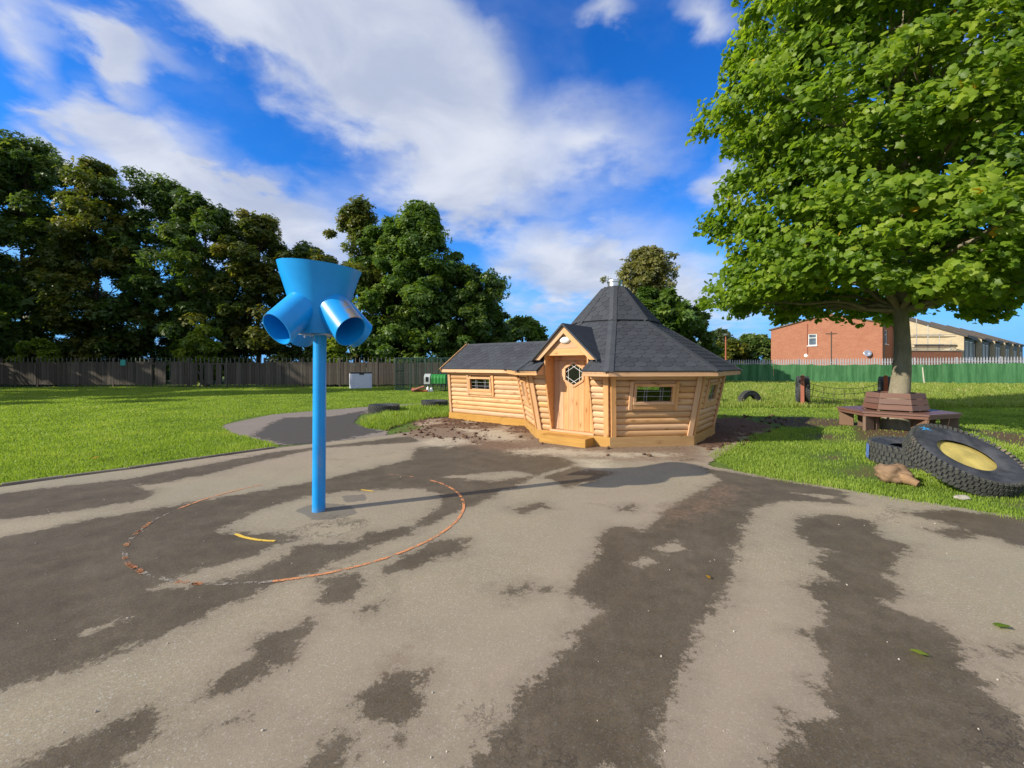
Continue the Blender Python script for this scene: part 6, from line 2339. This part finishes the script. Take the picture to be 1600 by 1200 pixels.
# ------------------------------------------------------------------ things by the left fence
def build_back_things():
    random.seed(31)
    # storage chest
    Y = 28.4
    X0, X1 = (546 - 800) / F * Y, (581 - 800) / F * Y
    xc, w = (X0 + X1) / 2, X1 - X0
    ch = thing('storage_chest', 'pale lilac plastic storage chest with dark lid before the boarded fence', 'chest', (xc, Y, 0))
    M = W(ch) @ Matrix.Rotation(R_(30), 4, 'Z')
    w = w * .92
    emit_mesh('chest_body', board_mesh(w * .96, .72, .98, MT['lilac'], .012), ch, M @ Matrix.Translation((0, 0, .49)))
    emit_mesh('lid', board_mesh(w * .965, .73, .08, MT['darkplastic'], .012), ch, M @ Matrix.Translation((0, 0, 1.015)))
    emit_mesh('handle_recess', board_mesh(w * .22, .03, .09, MT['darkplastic'], .01), ch, M @ Matrix.Translation((0, -.362, .94)))
    for s in (-1, 1):
        emit_mesh('corner_rib', board_mesh(.05, .03, .9, MT['lilac'], .008), ch, M @ Matrix.Translation((s * w * .43, -.37, .47)))
    # mesh run
    Y0, Y1 = 25.8, 27.8
    xa, xb, h = (618 - 800) / F * Y0, (712 - 800) / F * Y0, 1.95
    rn = thing('chicken_run', 'tall dark green wire mesh chicken run beside the left fence', 'chicken run', ((xa + xb) / 2, (Y0 + Y1) / 2, 0))
    for y in (Y0, Y1):
        nb = 4
        for i in range(nb + 1):
            x = xa + (xb - xa) * i / nb
            MB().tube([(x, y, -.02), (x, y, h)], .028, 7).build('frame_tube', MT['greenmesh'], rn)
        for z in (.03, h):
            MB().tube([(xa, y, z), (xb, y, z)], .026, 7).build('frame_tube', MT['greenmesh'], rn)
    for x in (xa, xb):
        for z in (.03, h, h * .6):
            MB().tube([(x, Y0, z), (x, Y1, z)], .024, 7).build('frame_tube', MT['greenmesh'], rn)
    wb = MB()

    def wires(p, ux, lx, uz, lz, step):
        p, ux, uz = Vector(p), Vector(ux), Vector(uz)
        k = 0
        while k * step <= lx:
            a = p + ux * (k * step)
            wb.tube([a, a + uz * lz], .006, 3, False)
            k += 1
        k = 0
        while k * step <= lz:
            a = p + uz * (k * step)
            wb.tube([a, a + ux * lx], .006, 3, False)
            k += 1
    st = .10
    for y in (Y0, Y1):
        wires((xa, y, 0), (1, 0, 0), xb - xa, (0, 0, 1), h, st)
    for x in (xa, xb):
        wires((x, Y0, 0), (0, 1, 0), Y1 - Y0, (0, 0, 1), h, st)
    wires((xa, Y0, h), (1, 0, 0), xb - xa, (0, 1, 0), Y1 - Y0, st)
    o = wb.build('wire_mesh', MT['greenmesh'], rn)
    o['kind'] = 'stuff'
    # hen house: ribbed green body on legs, grey front with a dark door
    Yc = 25.0
    xc0, xc1 = (664.5 - 800) / F * Yc, (697 - 800) / F * Yc
    hn = thing('hen_house', 'green plastic hen house with grey front, raised on legs', 'hen house', ((xc0 + xc1) / 2, Yc, 0))
    zc, hh = .62, .58
    zb = EYE - (599 - HZ) / F * Yc
    zt = EYE - (584.5 - HZ) / F * Yc
    zc, hh = (zb + zt) / 2, zt - zb
    wg = (xc1 - xc0)
    body = MB()
    prof = []
    for i in range(13):
        t = PI * i / 12
        prof.append((-.38 * math.cos(t), zb + hh * .55 + hh * .45 * math.sin(t) if True else 0))
    prof = [(-.38, zb)] + prof + [(.38, zb)]
    m = len(prof)
    Vb, Fb = [], []
    segs = 9
    for i in range(segs + 1):
        x = xc0 + wg * .30 + wg * .70 * i / segs
        s = 1.0 if i % 2 else .955
        for yv, zv in prof:
            Vb.append((x, Yc + yv * s, zc + (zv - zc) * s))
    for i in range(segs):
        for j in range(m):
            a, b = i * m + j, i * m + (j + 1) % m
            Fb.append((a, b, b + m, a + m))
    Fb += [tuple(range(m - 1, -1, -1)), tuple(segs * m + j for j in range(m))]
    body.add(Vb, Fb).build('house_body', MT['greenplastic'], hn)
    V2 = [(x, Yc + yv * 1.08, zc + (zv - zc) * 1.08) for x in (xc0, xc0 + wg * .29) for yv, zv in prof]
    MB().add(V2, [tuple(range(m - 1, -1, -1)), tuple(m + j for j in range(m))] + [(j, (j + 1) % m, m + (j + 1) % m, m + j) for j in range(m)]).build('front_panel', MT['greyplastic'], hn)
    emit_mesh('hatch', board_mesh(wg * .12, .02, hh * .5, MT['blackglass'], .02), hn, Matrix.Translation((xc0 + wg * .145, Yc - .42, zc - .02)))
    for dx, dy in ((.08, -.3), (.92, -.3), (.08, .3), (.92, .3)):
        MB().tube([(xc0 + wg * dx, Yc + dy, zb), (xc0 + wg * dx, Yc + dy * 1.25, 0)], .022, 6).build('leg', MT['darkplastic'], hn)
    # two white feeders and a little heap of red-brown logs
    for px, hgt, lab in ((668.5, .30, 'taller white feeder standing by the legs of the hen house'), (674, .25, 'shorter white feeder right of the taller one by the hen house')):
        x = (px - 800) / F * 24.6
        f = thing('feeder', lab, 'feeder', (x, 24.6, 0), 0, 'feeders by the hen house')
        MB().lathe([(0, .0), (.10, .0), (.12, .03), (.12, .05), (.085, .06), (.075, hgt - .06), (.03, hgt), (0, hgt)], 16).build('feeder_drum', MT['white'], f, W(f), 40)
        MB().tube([(-.03, 0, hgt - .01), (-.03, 0, hgt + .04), (.03, 0, hgt + .04), (.03, 0, hgt - .01)], .006, 5).build('feeder_handle', MT['galv'], f, W(f))
    for i, (px, Y, z, rot, ln, r, lab) in enumerate(((648, 24.5, .12, 70, .42, .13, 'thick short red brown log standing left of the hen house'), (653, 24.3, .10, 20, .75, .075, 'long thin red brown log propped over the thick one'), (660, 24.4, .07, -12, .6, .075, 'red brown log lying nearest the white feeders'))):
        x = (px - 800) / F * Y
        lg = thing('log', lab, 'log', (x, Y, 0), 0, 'logs beside the hen house')
        d = Vector((math.cos(R_(rot)), math.sin(R_(rot)) * .5, (.30 if i == 1 else 0)))
        c0 = Vector((x, Y, z + (.1 if i == 1 else 0)))
        limb(MBL := MB(), c0 - d * ln / 2, c0 + d * ln / 2, r, r * .85, .06, 5, 10)
        MBL.build('log_body', MT['redpost'], lg, None, 50)


# ------------------------------------------------------------------ houses on the right
ROW = Vector((.8, .6, 0))          # direction in which the terrace runs


def build_houses():
    K = Vector((43.2, 50.0, 0))
    back = Vector((-.6, .8, 0))
    # red brick house: gable wall towards us
    h = thing('brick_house', 'large red brick house end with one white window behind the fence', 'house', tuple(K))
    L, he, hp, dp = 12.0, 6.45, 8.1, 9.0
    M = frame(K, -back, Vector((-back.y, back.x, 0)) * 1.0, (0, 0, 1))
    # x axis: from the far end to the corner; outside is -y
    x_ax = -back
    y_ax = Vector((0, 0, 1)).cross(x_ax)
    M = frame(K, x_ax, y_ax, (0, 0, 1))

    wx = -7.05
    w0, w1, z0, z1 = wx - .48, wx + .48, 4.05, 5.55
    V, Fc = [], []
    outer = [(-L, 0), (0, 0), (0, he), (-L * .44, hp - .25), (-L, he)]
    hole = [(w0, z0), (w1, z0), (w1, z1), (w0, z1)]

    def wall_with_hole(outr, hol, y, th):
        V = [(x, y, z) for x, z in outr] + [(x, y, z) for x, z in hol]
        V += [(x, y + th, z) for x, z in hol]
        # quads: bottom, right, top-right, top-left, left
        F_ = [(0, 1, 6, 5), (1, 2, 7, 6), (2, 3, 7), (3, 8, 7), (3, 4, 8), (4, 0, 5, 8)]
        F_ += [(5, 6, 10, 9), (6, 7, 11, 10), (7, 8, 12, 11), (8, 5, 9, 12)]
        return V, F_
    V, Fc = wall_with_hole(outer, hole, 0, .18)
    wl = emit('gable_wall', V, Fc, MT['brick'], h, M)
    sw = 2.75
    a0, a1, b0, b1 = .9, 2.1, 4.0, 5.7
    Ms = frame(K, ROW, Vector((0, 0, 1)).cross(ROW), (0, 0, 1))
    V = [(0, 0, 0), (8.5, 0, 0), (8.5, 0, he), (0, 0, he), (a0, 0, b0), (a1, 0, b0), (a1, 0, b1), (a0, 0, b1)] + [(a0, .15, b0), (a1, .15, b0), (a1, .15, b1), (a0, .15, b1)]
    Fs = [(0, 1, 5, 4), (1, 2, 6, 5), (2, 3, 7, 6), (3, 0, 4, 7), (4, 5, 9, 8), (5, 6, 10, 9), (6, 7, 11, 10), (7, 4, 8, 11)]
    emit('side_wall', V, Fs, MT['brick'], h, Ms)
    far = K + back * L
    Mb = frame(far, ROW, Vector((0, 0, 1)).cross(ROW), (0, 0, 1))
    emit('rear_wall', [(0, 0, 0), (8.5, 0, 0), (8.5, 0, he), (0, 0, he)], [(0, 1, 2, 3)], MT['brick'], h, Mb)

    def win(parent, M, x0, x1, z0, z1, y=.10, mull=1):
        w = emit('window', *frame_geo(x0, x1, z0, z1, y, .085), MT['white'], parent, M)
        MB().box(((x0 + x1) / 2, y + .03, (z0 + z1) / 2), (x1 - x0 - .1, .01, z1 - z0 - .1)).build('pane', MT['winglass'], w, M)
        bb = MB()
        if mull:
            bb.box(((x0 + x1) / 2, y, z0 + (z1 - z0) * .66), (x1 - x0 - .16, .07, .07))
        else:
            bb.box(((x0 + x1) / 2, y, (z0 + z1) / 2), (.07, .07, z1 - z0 - .16))
        bb.build('glazing_bar', MT['white'], w, M)
        MB().box(((x0 + x1) / 2, -.03, z0 - .05), (x1 - x0 + .2, .2, .09)).build('sill', MT['white'], w, M)
        return w

    win(h, M, w0, w1, z0, z1)
    win(h, Ms, a0, a1, b0, b1)
    # roof over gable
    pr = MB()
    rz = [(-L - .25, he + .02), (-L * .44, hp), (.35, he + .02)]
    for (xa, za), (xb, zb) in ((rz[0], rz[1]), (rz[1], rz[2])):
        V = [(xa, -.18, za), (xb, -.18, zb), (xb, 8.6, zb), (xa, 8.6, za)]
        V += [(x, y, z - .16) for x, y, z in V]
        pr.add(V, BOXQ)
    # y points away from us along the row? keep depth along ROW
    sgn = y_ax.dot(ROW)
    if sgn < 0:
        pr.v = [(x, -y, z) for x, y, z in pr.v]
    pr.build('roof', MT['rooftile'], h, M)
    emit_mesh('fascia', board_mesh(8.6, .05, .28, MT['fascia'], .01), h, Ms @ Matrix.Translation((4.25, -.08, he - .10)))
    MB().tube([(.25, -.10, 0), (.25, -.10, he - .2)], .06, 8).build('downpipe', MT['fascia'], h, Ms)
    MB().tube([(.1, -.22, he - .05), (8.4, -.22, he - .05)], .07, 8).build('gutter', MT['fascia'], h, Ms)
    MB().lathe([(.001, .14), (.12, .10), (.20, .05), (.24, 0)], 18).build('wall_lamp', MT['white'], h, M @ Matrix.Translation((-7.75, -.02, 2.75)) @ Matrix.Rotation(PI / 2, 4, 'X'), 60)
    MB().tube([(-7.6, -.05, 2.8), (-7.6, -.05, 6.9)], .045, 7).build('service_pipe', MT['redpost'], h, M)
    dish = MB().lathe([(.0, .0), (.15, .012), (.30, .05), (.38, .09), (.36, .10), (.15, .03), (.0, .016)], 18)
    dish.build('satellite_dish', MT['galv'], h, M @ Matrix.Translation((-1.3, -.35, 2.9)) @ Matrix.Rotation(R_(75), 4, 'X') @ Matrix.Rotation(R_(25), 4, 'Y'), 60)
    MB().tube([(-1.3, -.02, 2.7), (-1.3, -.3, 2.85)], .03, 6).build('dish_arm', MT['darksteel'], h, M)

    # brown T-shaped post in front of the gable wall
    Y = 47.0
    x = (1299 - 800) / F * Y
    tp = thing('crossbar_post', 'thin brown post with short crossbar before the red brick wall', 'post', (x, Y, 0))
    MB().tube([(x, Y, 0), (x, Y, EYE + 52 / F * Y)], .055, 8).build('post_shaft', MT['darkwood'], tp)
    MB().tube([(x - .55, Y + .1, EYE + 48.5 / F * Y), (x + .55, Y - .1, EYE + 48.5 / F * Y)], .05, 8).build('crossbar', MT['darkwood'], tp)
    # red lamp post far left
    Y = 52.0
    x = (1134 - 800) / F * Y
    lp = thing('lamp_post', 'orange red lamp post with small dark head behind the palisade fence', 'lamp post', (x, Y, 0))
    top = EYE + 45 / F * Y
    MB().tube([(x, Y, 0), (x, Y, 1.2), (x, Y, 1.25), (x, Y, top)], [.12, .12, .09, .07], 9).build('post_shaft', MT['redpost'], lp)
    MB().lathe([(.0, .28), (.12, .24), (.30, .10), (.26, .02), (.10, -.05), (0, -.05)], 12).build('lamp_head', MT['darksteel'], lp, Matrix.Translation((x, Y, top)))

    # terrace of buff brick houses with stepped single-pitch roofs
    P = Vector((50.6, 48.0, 0))
    for i in range(12):
        lab = ('buff brick terraced house nearest the maple, its gable end in sun', 'second buff brick terraced house of the stepped row', 'third buff brick terraced house of the stepped row',
               'fourth buff brick terraced house of the stepped row', 'fifth buff brick terraced house of the stepped row', 'sixth buff brick terraced house of the stepped row', 'seventh buff brick terraced house of the stepped row', 'eighth buff brick terraced house of the stepped row',
               'ninth buff brick terraced house of the stepped row', 'tenth buff brick terraced house of the stepped row', 'eleventh buff brick terraced house of the stepped row', 'farthest buff brick terraced house of the stepped row')[i]
        wid = 7.0
        o = P + ROW * (wid * i) + back * (.9 * i * 0 + (.0 if i % 2 == 0 else .55)) + Vector((0, 0, 0))
        t = thing('terraced_house', lab, 'house', tuple(o), 0, 'stepped terrace beyond the fence')
        hl, hh, dd = 4.75 + .10 * i, 8.0 + .10 * i, 7.0
        # gable end (faces the left), front (faces right-front)
        Mg = frame(o, -back, Vector((0, 0, 1)).cross(-back), (0, 0, 1))
        V = [(-dd, 0, 0), (0, 0, 0), (0, 0, hl), (-dd, 0, hh)]
        V += [(x, .25, z) for x, y, z in V]
        emit('gable_wall', V, [(0, 1, 2, 3), (7, 6, 5, 4), (2, 6, 7, 3), (0, 3, 7, 4)], MT['buff'], t, Mg)
        Mf = frame(o, ROW, Vector((0, 0, 1)).cross(ROW), (0, 0, 1))
        wins = [(.7, 3.1, 2.15, 4.25), (3.8, 6.2, 2.15, 4.25)]
        V, Fc = [], []

        def q(x0, x1, z0, z1):
            b = len(V)
            V.extend([(x0, 0, z0), (x1, 0, z0), (x1, 0, z1), (x0, 0, z1)])
            Fc.append((b, b + 1, b + 2, b + 3))
        q(0, wid, 0, 2.15)
        q(0, wid, 4.25, hl)
        q(0, .7, 2.15, 4.25)
        q(3.1, 3.8, 2.15, 4.25)
        q(6.2, wid, 2.15, 4.25)
        emit('front_wall', V, Fc, MT['fascia'], t, Mf)
        for a, b, c, d in wins:
            win(t, Mf, a, b, c, d, .06, 0)
        emit('end_wall', [(wid - .002, 0, 0), (wid - .002, dd, 0), (wid - .002, dd, hh), (wid - .002, 0, hl)], [(0, 1, 2, 3)], MT['buff'], t, Mf)
        V = [(-.12, -.30, hl - .02), (wid + .0, -.30, hl - .02), (wid + .0, dd + .1, hh + .14), (-.12, dd + .1, hh + .14)]
        V += [(x, y, z + .16) for x, y, z in V]
        emit('roof', V, [(3, 2, 1, 0), (4, 5, 6, 7), (0, 1, 5, 4), (1, 2, 6, 5), (2, 3, 7, 6), (3, 0, 4, 7)], MT['rooftile'], t, Mf)
        emit_mesh('fascia', board_mesh(wid, .04, .22, MT['fascia'], .008), t, Mf @ Matrix.Translation((wid / 2, -.325, hl - .08)))
        beam('verge_board', Mg @ Vector((.32, -.13, hl - .02)), Mg @ Vector((-dd, -.13, hh + .12)), (0, 0, 1), .03, .22, MT['fascia'], t)
        emit('rear_wall', [(0, dd, 0), (wid, dd, 0), (wid, dd, hh), (0, dd, hh)], [(0, 3, 2, 1)], MT['buff'], t, Mf)
    # low orange brick garden wall in front of it
    Y = 44.0
    g0, g1 = Vector(((1424 - 800) / F * Y, Y, 0)), Vector(((1503 - 800) / F * (Y + 1.2), Y + 1.2, 0))
    gw = thing('brick_outhouse', 'low orange brick wall in front of the buff terrace', 'wall', tuple(g0))
    dirv = (g1 - g0).normalized()
    M = frame(g0, dirv, Vector((0, 0, 1)).cross(dirv), (0, 0, 1))
    ln = (g1 - g0).length
    MB().box((ln / 2, .15, 1.50), (ln, .3, 3.0)).build('wall', MT['brick'], gw, M)
    MB().box((ln / 2, .15, 3.03), (ln + .1, .4, .07)).build('coping', MT['stone'], gw, M)
    # scaffold at the first gable
    Y = 46.3
    sc = thing('scaffold', 'tube scaffold with dark board deck against the first buff gable', 'scaffold', ((1460 - 800) / F * Y, Y, 0))
    xs = [(px - 800) / F * Y for px in (1432, 1450, 1468, 1486)]
    for j, dy in enumerate((0, 1.3)):
        for i, x in enumerate(xs):
            top = EYE + (74 - 12 * i - 4 * j) / F * Y
            MB().tube([(x, Y + dy, 0), (x, Y + dy, top)], .035, 6).build('standard', MT['scaffold'], sc)
        for z in (EYE + 32 / F * Y, EYE + 47 / F * Y, EYE + 25 / F * Y):
            MB().tube([(xs[0] - .4, Y + dy - .05, z), (xs[3] + .5, Y + dy - .05, z)], .032, 6).build('ledger', MT['scaffold'], sc)
    for z in (EYE + 27 / F * Y, EYE + 44 / F * Y):
        for k in range(5):
            beam('deck_board', (xs[0] - .3, Y + .15 + .24 * k, z), (xs[3] + .6, Y + .15 + .24 * k, z), (0, 0, 1), .22, .05, MT['darkwood'], sc)
    beam('toe_board', (xs[0] - .3, Y - .09, EYE + 29.5 / F * Y), (xs[3] + .6, Y - .09, EYE + 29.5 / F * Y), (0, 0, 1), .04, .22, MT['darkwood'], sc)
    MB().tube([(xs[0], Y - .1, .5), (xs[3], Y - .1, EYE + 27 / F * Y)], .03, 6).build('brace', MT['scaffold'], sc)


BOXQ = [(0, 1, 2, 3), (7, 6, 5, 4), (0, 4, 5, 1), (1, 5, 6, 2), (2, 6, 7, 3), (3, 7, 4, 0)]


def frame_geo(x0, x1, z0, z1, y, w):
    b = MB()
    for c, s in ((((x0 + x1) / 2, y, z0 + w / 2), (x1 - x0, .08, w)), (((x0 + x1) / 2, y, z1 - w / 2), (x1 - x0, .08, w)),
                 ((x0 + w / 2, y, (z0 + z1) / 2), (w, .076, z1 - z0 - 2 * w)), ((x1 - w / 2, y, (z0 + z1) / 2), (w, .076, z1 - z0 - 2 * w))):
        b.box(c, s)
    return b.v, b.f


# ------------------------------------------------------------------ small things on the ground
def build_litter():
    random.seed(44)
    LV, LF = leaf_shape('maple')
    cols = {.3: None, .9: None, .99: None}
    for v in cols:
        cols[v] = npmesh('fallen_leaf', LV, [LF], MT['leaf_near'], {'rnd': np.full(len(LV), v)})
    for px, py, v, s, lab in ((1436, 1020, .9, .075, 'pale green leaf lying on the wet patch at right'), (1557, 977, .3, .075, 'green leaf lying on dry tarmac near the right edge'),
                              (145, 722, .99, .10, 'orange fallen leaf lying on the left lawn'), (1110, 905, .99, .035, 'tiny orange leaf on the dry strip of tarmac')):
        x, y = G(px, py)
        z = .016 if py != 722 else .07
        M = Matrix.Translation((x, y, z)) @ Matrix.Rotation(random.uniform(0, 6), 4, 'Z') @ Matrix.Rotation(.25, 4, 'X') @ Matrix.Scale(s, 4)
        tag(emit_mesh('fallen_leaf', cols[v], None, M), lab, 'leaf')
    # grit and small stones scattered over the tarmac
    V, Fs, cnt = [], [], 0
    ico = bmesh.new()
    bmesh.ops.create_icosphere(ico, subdivisions=1, radius=1)
    iv = np.array([v.co[:] for v in ico.verts])
    fi = np.array([[v.index for v in f.verts] for f in ico.faces])
    ico.free()
    k = 0
    while k < 170:
        y = 1.3 + 7.0 * rng.random() ** 1.3
        x = (rng.random() * 2 - 1) * 1.25 * y
        if poly_sdf(np.array([[x, y]]), np.array(PLAY_POLY))[0] < .1:
            continue
        s = .002 + .0045 * rng.random() ** 2
        vv = iv * (1 + .3 * rng.standard_normal((len(iv), 1))) * s
        V.append(vv + np.array([x, y, s * .4]))
        Fs.append(fi + cnt)
        cnt += len(iv)
        k += 1
    me = npmesh('grit', np.concatenate(V), [np.concatenate(Fs)], MT['stone'])
    tag(emit_mesh('grit', me), kind='stuff')
    for px, py, s, lab in ((1503, 780, .055, 'flat pale stone at the foot of the tractor tyre'),):
        x, y = G(px, py)
        bm = bmesh.new()
        bmesh.ops.create_icosphere(bm, subdivisions=2, radius=1)
        for v in bm.verts:
            v.co = Vector((v.co.x * 1.5, v.co.y, v.co.z * .55)) * s * (1 + .25 * mnoise.noise(v.co * 2))
        o = emit('stone', [tuple(v.co) for v in bm.verts], [tuple(v.index for v in f.verts) for f in bm.faces], MT['stone'], None, Matrix.Translation((x, y, .02)))
        bm.free()
        tag(o, lab, 'stone')


build_goal()
build_tyres()
build_net()
build_bench()
build_stump()
build_back_things()
build_houses()
build_litter()
